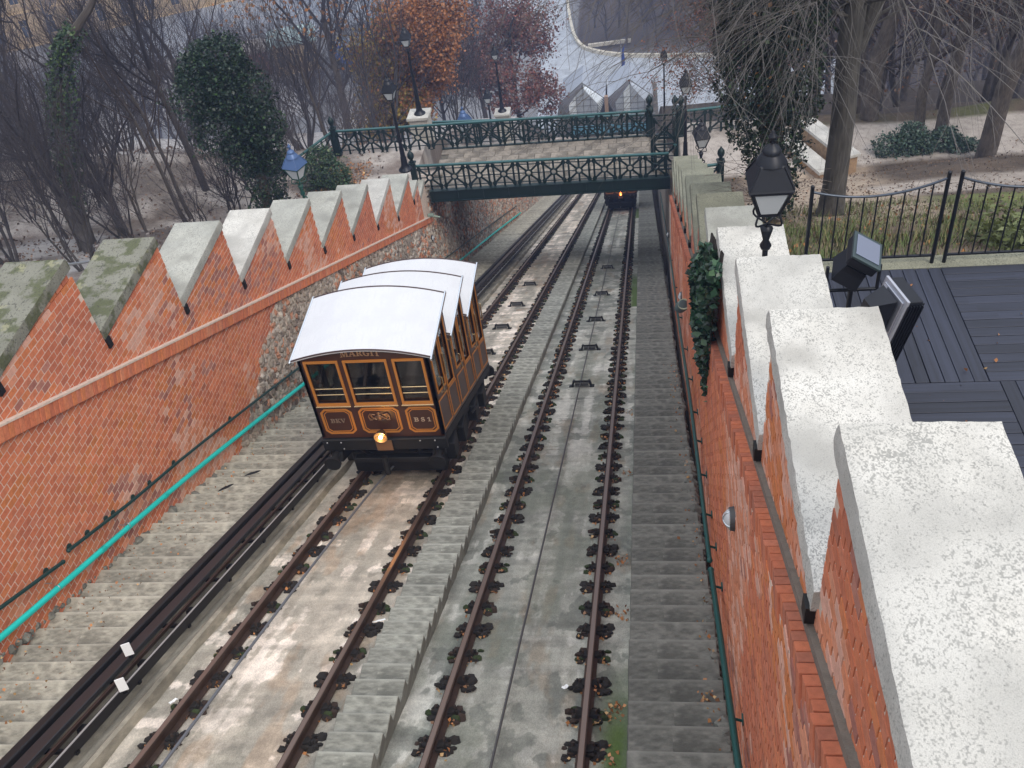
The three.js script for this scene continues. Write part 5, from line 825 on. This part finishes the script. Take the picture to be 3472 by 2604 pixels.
{ // the steep moss-green trunk at the upper left
  const t = new Tris(), r = rng(3), L1 = new Tris(true), pts = [V(0, 0, 0), V(.3, 2, 0), V(.9, 4.2, 0), V(1.5, 5.7, 0), V(2.2, 6.9, 0), V(3.4, 7.9, -.2), V(4.3, 8.9, -.3)];
  const g = thing('leaning_tree', 'leaning tree at the upper left with green moss and ivy along its trunk', 'tree', null, [-16.4, ground(-16.4, -26.5) - .1, -26.5]); t.limb(pts, [.30, .25, .21, .18, .15, .11, .05], 8); mesh('trunk', t.geo(), barkDark, g);
  const cv = new THREE.CatmullRomCurve3(pts); for (let i = 0; i < 2600; i++) { const u = .12 + .62 * r(), p = cv.getPoint(u), a = r() * 6.28, q = (.16 + .26 * r() * (1 - Math.abs(u - .45))) * 1.15; L1.leaf(p.x + Math.cos(a) * q, p.y + Math.sin(a) * q * .8, p.z + Math.sin(a * 2) * q, .085 * (.6 + .7 * r()), r, r() < .3 ? [.07, .12, .03] : [.025, .055, .022]); } mesh('ivy_leaves', L1.geo(), leafSolid, g);
  const G = grow({ seed: 88, depth: 3, kids: [5, 5, 4], trunk: 3, rad: .08, ratio: .7, spread: .8, wob: .3, up: .05, first: .2 }); const b = mesh('branches', G.branches, twigMat, g); b.position.copy(pts[5]); b.rotation.z = -.7; const b2 = mesh('branches', G.branches, twigMat, g); b2.position.copy(pts[3]); b2.rotation.set(0, 2, .3);
}
// autumn trees
const autumnO = grow({ seed: 31, depth: 4, kids: [8, 6, 5, 4], trunk: 3.2, rad: .16, ratio: .62, spread: .78, wob: .26, up: .05, first: .2 });
treeOf('autumn_tree', 'orange-brown autumn tree behind the tallest lamp post', autumnO, { pos: [-10.0, ground(-10.0, -52.5) - .5, -52.5], s: 1.16, ry: .5, leaves: 80000, spread: 1.0, size: .115, seed: 6, bark: barkDark, tone: (e, r) => { const k = .7 + .6 * r(), yel = smooth(.2, -1.6, e.x + .25 * e.y - .9); return r() < yel * .75 ? [.27 * k, .19 * k, .03 * k] : r() < .2 ? [.22 * k, .12 * k, .07 * k] : [.32 * k, .125 * k, .035 * k]; } });
const autumnR = grow({ seed: 37, depth: 4, kids: [8, 6, 5, 4], trunk: 3.6, rad: .16, ratio: .64, spread: .8, wob: .28, up: .04, first: .2 });
treeOf('autumn_tree', 'reddish sparse autumn tree left of the street, behind the small white pedestal', autumnR, { pos: [-7.3, ground(-7.3, -74) - .2, -74], s: 1.35, ry: 1.5, leaves: 20000, spread: .6, size: .11, seed: 8, bark: barkDark, tone: (e, r) => { const k = .7 + .6 * r(); return r() < .4 ? [.20 * k, .06 * k, .04 * k] : [.16 * k, .085 * k, .06 * k]; } });
treeOf('autumn_tree', 'nearly bare tree with a few dark leaves between the orange and the red tree', protoB, { pos: [-12.5, ground(-12.5, -88) - .2, -88], s: 1.7, ry: .9, leaves: 1500, spread: .5, size: .11, seed: 12, tone: (e, r) => r() < .5 ? [.13, .08, .06] : [.08, .06, .05] });
treeOf('autumn_tree', 'big dark bare tree with a few orange leaves, left of the orange tree', protoA, { pos: [-16.8, ground(-16.8, -58) - .2, -58], s: 1.75, ry: 2.2, leaves: 1500, spread: .6, size: .10, seed: 13, bark: barkDark, tone: (e, r) => r() < .6 ? [.34, .14, .03] : [.22, .12, .04] });
treeOf('autumn_tree', 'small rust-brown tree behind the lamp post right of the gate', autumnR, { pos: [6.6, ground(6.6, -41) - .1, -41], s: .8, ry: 2.5, leaves: 7000, spread: .5, size: .08, seed: 15, bark: barkDark, tone: (e, r) => { const k = .6 + .6 * r(); return r() < .6 ? [.26 * k, .085 * k, .03 * k] : [.13 * k, .065 * k, .04 * k]; } });
// shrubs
function shrub(label, pos, blobs, n, size, seed, tone) { const g = thing('shrub', label, 'shrub', 'evergreen shrubs', pos), r = rng(seed), t = new Tris(); for (let i = 0; i < 14; i++) { const b = blobs[r() * blobs.length | 0]; t.limb([V(b[0] * .3, -.2, b[2] * .3), V(b[0] * .7, b[1] * .6, b[2] * .7), V(b[0] + (r() - .5) * .3, b[1] + .3 * r(), b[2])], [.03, .02, .008], 4); } mesh('stem', t.geo(), barkDark, g); mesh('leaves', ivyLeaves(blobs, n, size, seed, tone), leafSolid, g).userData.kind = 'stuff'; }
const shTone = (r, u) => { const k = .5 + .8 * r(); return r() < .2 ? [.10 * k, .14 * k, .05 * k] : [.03 * k, .07 * k, .03 * k]; }, shBlue = (r, u) => { const k = .55 + .8 * r(); return r() < .25 ? [.12 * k, .17 * k, .12 * k] : [.045 * k, .085 * k, .06 * k]; };
shrub('round green shrub between the blue-roofed lantern and the bridge railing', [-8.95, -10.4, -30.8], [[0, .7, 0, .75], [.5, .55, .2, .6], [-.45, .5, .1, .6], [.05, 1.15, 0, .5], [.75, .25, .4, .45]], 6000, .07, 61, shTone);
shrub('wide bluish-green shrub at the foot of the forked park trunk', [11.75, -10.4, -30.5], [[0, .5, 0, .6, .8], [-.6, .4, 0, .5, .8], [.5, .45, .1, .5, .8], [.1, .85, 0, .4]], 5000, .07, 62, shBlue);
shrub('smaller bluish-green shrub at the foot of the second park trunk', [12.95, -10.4, -30.5], [[0, .5, 0, .5, .9], [.4, .3, .2, .42], [.9, .2, .1, .36, .7]], 3400, .07, 63, shBlue);
// grass, low plants and fallen leaves
{
  const r = rng(15), t = new Tris(true); for (let i = 0; i < 26000; i++) { const x = 4.4 + 6.5 * r(), z = -9.35 - 9 * Math.pow(r(), 1.5), d = fbm(x * .9 + 30, z * .9 + 30, 55, 3); if (d < .42 && r() < .75) continue; const y = ground(x, z), h = (.035 + .10 * r()) * (1 + (d > .56 ? .9 : 0)), a = r() * 6.28, w = .006, k = .6 + .7 * r(), c = r() < .3 ? [.26 * k, .22 * k, .09 * k] : [.13 * k, .19 * k, .05 * k], l = (r() - .5) * h; const i0 = t.v(x - w * Math.cos(a), y - .03, z - w * Math.sin(a), 0, 1, 0, c), i1 = t.v(x + w * Math.cos(a), y - .03, z + w * Math.sin(a), 0, 1, 0, c), i2 = t.v(x + l, y + h, z + (r() - .5) * h, 0, 1, 0, c); t.i.push(i0, i1, i2); }
  for (let i = 0; i < 4600; i++) { const cx = 7.2 + 2.4 * (i % 9) / 8 + (r() - .5) * .5, z = -9.7 - 1.4 * r(), y = ground(cx, z), h = .25 + .35 * r(), k = .6 + .7 * r(); t.leaf(cx, y + h * r(), z, .045, r, [.12 * k, .145 * k, .05 * k], 2.6); }
  const m = mesh('grass', t.geo(), leafSolid, scene); tag(m, 'short green and yellowish grass on the slope behind the fence', 'grass', null, 'stuff');
}
{
  const r = rng(25), t = new Tris(true), put = (x, y, z, s) => { const k = .6 + .8 * r(), q = r(); t.leaf(x, y, z, s * (.6 + .8 * r()), r, q < .55 ? [.40 * k, .17 * k, .06 * k] : q < .8 ? [.27 * k, .14 * k, .07 * k] : [.45 * k, .28 * k, .12 * k], 1.2); };
  for (const x of [-2.105, -.67, .67, 2.105]) for (let z = -2.48; z > -34; z -= .485) for (let i = 0; i < (x > 0 ? 9 : 5); i++) { const s = r() < .5 ? -1 : 1, zz = z + .10 + (r() - .4) * .14; put(x + s * (.06 + .11 * r()), S(zz, .045), zz, .035); }
  for (let i = 0; i < 520; i++) { const z = -3 - 20 * r() * r(); put(-4.98 + 1.2 * r(), S(z, .12) + .06, z, .03); } for (let i = 0; i < 150; i++) { const z = -3 - 14 * r(); put(3.42 - .25 * r() * r(), S(z, .17), z, .035); }
  for (const [cx, cz, n] of [[2.40, -8.05, 26], [2.42, -6.75, 22], [2.38, -5.0, 34], [3.28, -5.1, 22], [2.37, -4.4, 10], [2.40, -11, 18], [2.4, -14, 14]]) for (let i = 0; i < n; i++) { const z = cz + (r() - .5) * .26; put(cx + (r() - .5) * .16, S(z, cx > 3 ? .16 : .03), z, .035); }
  for (let i = 0; i < 5200; i++) { const x = -7 - 22 * r(), z = -23 - 14 * r(), k = .5 + .8 * r(); t.leaf(x, ground(x, z) + .03, z, .06 + .05 * r(), r, r() < .6 ? [.12 * k, .075 * k, .05 * k] : [.25 * k, .16 * k, .11 * k], 1.3); } for (let i = 0; i < 4200; i++) { const x = 4.6 + 12 * r(), z = -13 - 18 * r(), k = .5 + .8 * r(); t.leaf(x, ground(x, z) + .025, z, .03 + .035 * r(), r, r() < .7 ? [.12 * k, .085 * k, .06 * k] : [.19 * k, .12 * k, .075 * k], 1.3); }
  for (let i = 0; i < 260; i++) { const x = 4.5 + 4 * r(), z = -9.5 - 8 * r(); put(x, ground(x, z) + .02, z, .05); } for (let i = 0; i < 60; i++) put(4.5 + 3.2 * r(), .006, -9 + 4 * r(), .03); for (let i = 0; i < 900; i++) { const x = -8.3 + (r() - .5) * 1.8, z = -29 - 3.4 * r(); put(x, ground(x, z) + .05, z, .07); }
  const m = mesh('fallen_leaves', t.geo(), leafSolid, scene); tag(m, 'small orange-brown fallen leaves caught along the rails, stairs and deck', 'fallen leaves', null, 'stuff');
}
for (const [x, z, w, d, ry, l] of [[2.36, -4.15, .07, .09, .1, 'white paper scrap on the green moss beside the right rail'], [1.86, -5.35, .075, .055, .8, 'white paper scrap left of the right rail'], [-.52, -6.55, .16, .03, .5, 'white torn strip beside the rail and the middle stairs'], [-2.33, -5.0, .10, .04, 1.1, 'pale green scrap beside the rail nearest the left wall']]) {
  const g = new THREE.PlaneGeometry(w, d, 4, 3).rotateX(-Math.PI / 2), p = g.attributes.position; for (let i = 0; i < p.count; i++) p.setY(i, .012 * hash(i, 2, w * 900 | 0)); const b = mesh('paper_scrap', flat(g), M.litter, scene); b.position.set(x, S(z, .035), z); b.rotation.set(-AX, ry, 0); tag(b, l, 'litter', 'scraps of litter');
}
for (const [x, z, ry, l] of [[-4.25, -10.25, .6, 'left black leaf-like scrap lying on the left stairs'], [-4.05, -10.85, .4, 'right black leaf-like scrap lying on the left stairs']]) { const s = new THREE.Shape(); s.moveTo(-.14, 0); s.quadraticCurveTo(-.05, .06, .04, .035); s.quadraticCurveTo(.10, .05, .15, .01); s.quadraticCurveTo(.04, -.03, -.14, 0); const b = mesh('black_scrap', ext(s, .006).rotateX(-Math.PI / 2), M.black, scene); b.position.set(x, S(z, .215), z); b.rotation.y = ry; tag(b, l, 'litter', 'scraps of litter'); }
/* ---------- park walls on the right ---------- */
{
  const g = thing('park_wall', 'low sandstone wall with a broad white slab on top, behind the big grey trunk', 'low wall', null, [9.85, -10.45, -29.3], .37), cap = mesh('cap_slab', coping(.66, 3.0, .11, 7), std([1.05, 1.05, 1.05], .9, { map: rep(stoneMap, .5) }), g); cap.position.set(-.2, .82, -1.5);
  mesh('wall_body', boxUV(new THREE.BoxGeometry(.52, .8, 2.85, 4, 4, 8).translate(-.2, .38, -1.5), 1), std([.42, .29, .18], .95, { map: groundMap, bumpMap, bumpScale: .02 }), g); const low = mesh('cap_slab', coping(.6, 3.2, .11, 17), M.stone, g); low.position.set(-1.0, .42, -1.7); mesh('wall_body', boxUV(new THREE.BoxGeometry(.48, .7, 3.1).translate(-1.0, .04, -1.7), 1), std([.40, .27, .17], .95, { map: groundMap, bumpMap, bumpScale: .02 }), g);
}
{
  const g = thing('stone_lattice', 'pale patch of diagonal stone strips beside the farthest right trunk', 'stone lattice', null, [15.1, -10.3, -28.4]), r = rng(4); for (let i = 0; i < 15; i++) for (const s of [-1, 1]) { const b = mesh('stone_strip', new RoundedBoxGeometry(.10, .05, 2.0, 1, .012), std([.62 + .1 * r(), .56, .46], .9), g); b.position.set(-1.5 + i * .24, s > 0 ? .045 : .0, 0); b.rotation.set(-.05, s * .55, 0); }
}
{
  const g = thing('post_fence', 'grey pipe rail with mesh behind the mossy slabs of the left wall', 'fence', null, [0, 0, 0]); const m = new MB(); m.bar([-6.6, -.95, -11.4], [-6.6, -3.35, -15.6], .022, 8); m.bar([-6.6, -1.5, -11.4], [-6.6, -3.9, -15.6], .018, 8); m.build('rail', M.steel, g);
  for (const z of [-11.6, -13.2, -14.8]) mesh('post', barGeo([-6.6, ground(-6.6, z) - .2, z], [-6.6, S(z, 4.65), z], .035, 8), std([.16, .14, .13], .8), g);
}
/* ---------- lower town ---------- */
struct('road', (() => { const t = new Tris(), L1 = [[-26, -210], [-22, -165], [-19.4, -153.3], [-15.6, -140.8], [-12.2, -131.4], [-10.5, -124.4], [-10, -112], [-10, -102]], R1 = [[-11, -210], [-8.9, -165], [-8.1, -150.6], [-6.7, -138.9], [-5.6, -132.6], [-2.3, -128.2], [6, -125.5], [30, -122]]; const ex = (A, n) => { const c = new THREE.CatmullRomCurve3(A.map(p => V(p[0], 0, p[1])), false, 'catmullrom', .3); return c.getPoints(n); }; const a = ex(L1, 40), b = ex(R1, 40); for (let i = 0; i <= 40; i++) for (let k = 0; k <= 8; k++) { const x = lerp(a[i].x, b[i].x, k / 8), z = lerp(a[i].z, b[i].z, k / 8); t.v(x, -45.9, z, 0, 1, 0, null, x * .1, z * .1); } for (let i = 0; i < 40; i++) for (let k = 0; k < 8; k++) { const q = i * 9 + k; t.i.push(q, q + 9, q + 1, q + 1, q + 9, q + 10); } for (const [x, z] of [[-10, -102], [30, -102]]) t.v(x, -45.9, z, 0, 1, 0, null, x * .1, z * .1); const e = 40 * 9; t.i.push(e, t.p.length / 3 - 2, e + 8, e + 8, t.p.length / 3 - 2, t.p.length / 3 - 1); return t.geo(); })(), std([.40, .44, .49], .5, { map: groundMap, bumpMap: rep(bumpMap, .5), bumpScale: .02 }), 'wide wet grey street running away past the glass pyramids');
struct('street', new THREE.PlaneGeometry(60, 34).rotateX(-Math.PI / 2).rotateY(.25).translate(-62, -45.9, -160), std([.36, .40, .46], .4, { map: groundMap }), 'hazy blue-grey street at the top left');
{
  const t = new MB(), P = [[-8.1, -150.6], [-6.9, -139], [-6.1, -134.2], [-4.8, -130.6], [-2.3, -128.4], [1, -126.8], [4.2, -126.1], [9, -125.2], [16, -124]]; const cv = new THREE.CatmullRomCurve3(P.map(p => V(p[0], -45.7, p[1])));
  const g = thing('park_kerb', 'pale curved kerb wall round the park beyond the glass pyramids', 'kerb wall', null, [0, 0, 0]); for (let i = 0; i < 34; i++) { const a = cv.getPoint(i / 34), b = cv.getPoint((i + 1) / 34), q = mesh('kerb_stone', new RoundedBoxGeometry(.42, .6, a.distanceTo(b) - .03, 1, .04), std(mul3([.62, .58, .48], .85 + .3 * hash(i, 4, 5)), .9, { map: grainMap }), g); q.position.copy(a).add(b).multiplyScalar(.5); q.lookAt(b.x, -45.7, b.z); }
  const w = thing('park_kerb', 'short pale inner wall of the round park', 'kerb wall', null, [-1.9, -45.7, -131.2], 0); for (let i = 0; i < 8; i++) { const q = mesh('kerb_stone', new RoundedBoxGeometry(.72, .5, .36, 1, .04), std([.60, .56, .47], .9, { map: grainMap }), w); q.position.set(-2 + i * .75, 0, -.1 * i); }
}
{ // lower station with its two glass pyramids
  const g = thing('station_pavilion', 'lower station roof with two glass pyramids side by side and a pillar between them', 'pavilion', null, [-.95, -41.7, -100.4]), m = new MB(); m.box(11.4, 4.6, 9, 0, -2.35, -3.6); m.build('base', std([.34, .30, .26], .9, { map: concreteMap }), g, .6);
  const m2 = new MB(); m2.box(10.7, .28, .4, 0, .14, .55); m2.build('sill_beam', std([.13, .13, .12], .6), g);
  const frame = std([.12, .125, .12], .5), glassFront = std([.46, .50, .55], .12, { metalness: .35 }), glassBright = std([.74, .80, .84], .12, { metalness: .25 }), louver = std([.13, .125, .13], .6);
  for (const [k, word] of [[-1, 'left'], [1, 'right']]) {
    const cx = k * 2.6, W = 2.5, ev = 2.55, ap = 4.0, P = new THREE.Group(); P.name = 'glass_pyramid'; P.position.set(cx, .1, 0); g.add(P);
    // front gable of panes
    const xs = [-1.62, -.72, .05, .85, 1.6], topAt = x => ap - .25 - Math.abs(x) * 1.25;
    for (let i = 0; i < 4; i++) { const a = xs[i], b = xs[i + 1], s = shapeOf([[a + .03, .2], [b - .03, .2], [b - .03, Math.max(.5, topAt(b - .03))], ...(a < 0 && b > 0 ? [[0, ap - .25]] : []), [a + .03, Math.max(.5, topAt(a + .03))]]); mesh('pane', ext(s, .04).translate(0, 0, .5), i === (k < 0 ? 0 : 1) ? glassBright : glassFront, P); }
    const f = new MB(); for (const x of xs) f.box(.06, Math.max(.4, topAt(x)) - .1, .07, x, (Math.max(.4, topAt(x)) + .1) / 2, .54); for (const y of [.9, 1.6, 2.3]) { const w2 = Math.min(1.62, (ap - .25 - y) / 1.25); f.box(w2 * 2, .05, .06, 0, y, .545); }
    f.bar([-W, ev - .35, .5], [0, ap, -.1], .06, 5); f.bar([W, ev - .35, .5], [0, ap, -.1], .06, 5); f.bar([-W, ev - .35, .5], [-1.62, .15, .56], .05, 5); f.bar([W, ev - .35, .5], [1.62, .15, .56], .05, 5); f.bar([-W, 0, .5], [-W, ev - .35, .5], .05, 5); f.bar([W, 0, .5], [W, ev - .35, .5], .05, 5); f.build('frame', frame, P);
    // folded side roofs: left dark and slatted, right bright glass
    const tri = (a, b, c, d) => { const t = new Tris(); const n = V(...b).sub(V(...a)).cross(V(...c).sub(V(...a))).normalize(); for (const p of [a, b, c, d]) t.v(...p, n.x, n.y, n.z, null, p[0], p[1]); t.i.push(0, 1, 2, 0, 2, 3); return t.geo(); };
    for (const s of [-1, 1]) {
      const A = [s * W, ev - .35, .48], B = [0, ap - .04, -.1], C = [s * 1.62, .15, .50], bright = (k < 0 && s > 0); mesh('side_roof', tri(A, B, [s * .1, ap - .3, .46], C), bright ? glassBright : s < 0 ? louver : glassFront, P);
      const q = new MB(); for (let i = 1; i < 9; i++) { const u = i / 9, p0 = V(...A).lerp(V(...C), u), p1 = V(...B).lerp(V(s * .1, ap - .3, .46), u); q.bar(p0.add(V(0, 0, .05)), p1.add(V(0, 0, .05)), .035, 4); } q.build('slat', bright ? frame : std([.22, .22, .23], .5), P);
      mesh('back_roof', tri([s * W, ev - .35, .48], [0, ap - .04, -.1], [0, ap - .04, -5], [s * W, ev - .35, -5.5]), glassFront, P);
    }
    mesh('back_wall', new THREE.BoxGeometry(2 * W, 2.2, .1).translate(0, 1.1, -5.5), frame, P);
  }
  mesh('pillar', boxUV(new RoundedBoxGeometry(.42, 2.75, .4, 1, .03).translate(0, 1.35, .62), 1), std([.34, .23, .15], .85, { map: grainMap }), g);
  const bl = new MB(); for (let i = 0; i < 9; i++) bl.rbox(.95, 1.0, .08, .02, -3.6 + i * 1.02, -1.0, 1.0); bl.build('blue_glazing', std([.13, .34, .46], .2, { metalness: .3 }), g);
}
{ const g = thing('banner', 'small dark blue banner on a thin pole behind the glass pyramids', 'banner', null, [.75, -45.9, -108]); mesh('pole', barGeo([0, 0, 0], [0, 9.2, 0], .05, 8), M.steel, g); mesh('cloth', (() => { const s = shapeOf([[0, 0], [.32, .2], [.36, 1.2], [.25, 2.1], [.5, 2.9], [.15, 2.4], [0, 1.4]]); return ext(s, .05).translate(.03, 6.4, 0); })(), std([.02, .06, .30], .7), g); }
{ // blue bus behind the trees
  const g = thing('bus', 'blue bus half hidden behind the bare trees left of the orange tree', 'bus', null, [-37.5, -45.9, -131], .9), b = std([.02, .10, .42], .3); mesh('body', new RoundedBoxGeometry(2.5, 2.7, 9, 3, .25).translate(0, 1.75, 0), b, g); const w = std([.25, .32, .4], .1, { metalness: .4 }); for (const s of [-1, 1]) for (let i = 0; i < 6; i++) mesh('window', new RoundedBoxGeometry(.04, .95, 1.25, 1, .02).translate(s * 1.25, 2.2, -3.6 + i * 1.42), w, g); mesh('windscreen', new RoundedBoxGeometry(2.1, 1.3, .06, 1, .02).translate(0, 2.1, 4.5), w, g); for (const x of [-1.15, 1.15]) for (const z of [-2.9, 2.9]) mesh('wheel', new THREE.CylinderGeometry(.5, .5, .3, 18).rotateZ(Math.PI / 2).translate(x, .5, z), M.black, g); mesh('roof_panel', new RoundedBoxGeometry(2.2, .12, 8.2, 1, .05).translate(0, 3.14, 0), std([.3, .42, .6], .4), g);
}
function house(name, label, pos, ry, w, h, d, wall, roofC, rows, cols, shade) {
  const g = thing(name, label, 'building', null, pos, ry); mesh('wall', boxUV(new THREE.BoxGeometry(w, h, d).translate(0, h / 2, 0), 1), std(wall, .9, { map: grainMap }), g);
  const rf = new MB(); if (shade) { rf.box(w + 1, .3, d + 1, 0, h + .15, 0); rf.box(w + .4, .5, d + .4, 0, h + .5, 0); } else { rf.box(w + .6, .5, d + .6, 0, h + .25, 0); } rf.build('roof', std(roofC, .6), g); const tr = std(mul3(wall, 1.25), .8), gl = std([.03, .04, .05], .15), c = new MB();
  for (let j = 0; j < rows; j++) { const y = (j + .55) * h / rows; for (let i = 0; i < cols; i++) { const x = (i + .5 - cols / 2) * w / cols, ww = Math.min(1.3, w / cols * .42), hh = h / rows * .52, f = mesh('window', outline(rect(x - ww / 2 - .15, y - hh / 2 - .15, x + ww / 2 + .15, y + hh / 2 + .15), .15, .15).translate(0, 0, d / 2), tr, g); mesh('pane', new THREE.BoxGeometry(ww, hh, .06).translate(x, y, d / 2 + .01), gl, f); const mu = new MB(); mu.box(.06, hh, .05, x, y, d / 2 + .06); mu.box(ww, .06, .05, x, y + hh * .15, d / 2 + .06); mu.build('glazing_bar', tr, f); } c.box(w + .3, .25, .3, 0, j * h / rows + .12, d / 2 + .1); } c.build('cornice', tr, g); return g;
}
house('apartment_building', 'long ochre building with tall windows at the top left, seen through bare branches', [-100, -46, -158], .42, 74, 22, 14, [.50, .36, .17], [.2, .16, .13], 4, 18, false);
house('kiosk', 'small ochre pavilion with a pale teal roof behind the trees', [-47.2, -46, -133], .3, 6.2, 4.2, 5, [.46, .33, .15], [.42, .55, .54], 1, 3, true);
house('small_house', 'low reddish building with pale trim right above the ivy-covered tree', [-54, -46, -132], .35, 5.4, 3.4, 4, [.32, .11, .09], [.55, .50, .46], 1, 3, false);
house('terrace_house', 'grey building at the far end of the street, top centre', [-52, -46, -192], .25, 60, 14, 10, [.30, .31, .33], [.25, .26, .28], 3, 16, false);

/* ---------- draw ---------- */
const renderer = new THREE.WebGLRenderer({ antialias: true });
renderer.setSize(1024, 768); renderer.shadowMap.enabled = true; renderer.shadowMap.type = THREE.PCFSoftShadowMap;
renderer.toneMapping = THREE.LinearToneMapping; renderer.toneMappingExposure = EXPOSURE; renderer.outputColorSpace = THREE.SRGBColorSpace;
renderer.render(scene, camera);
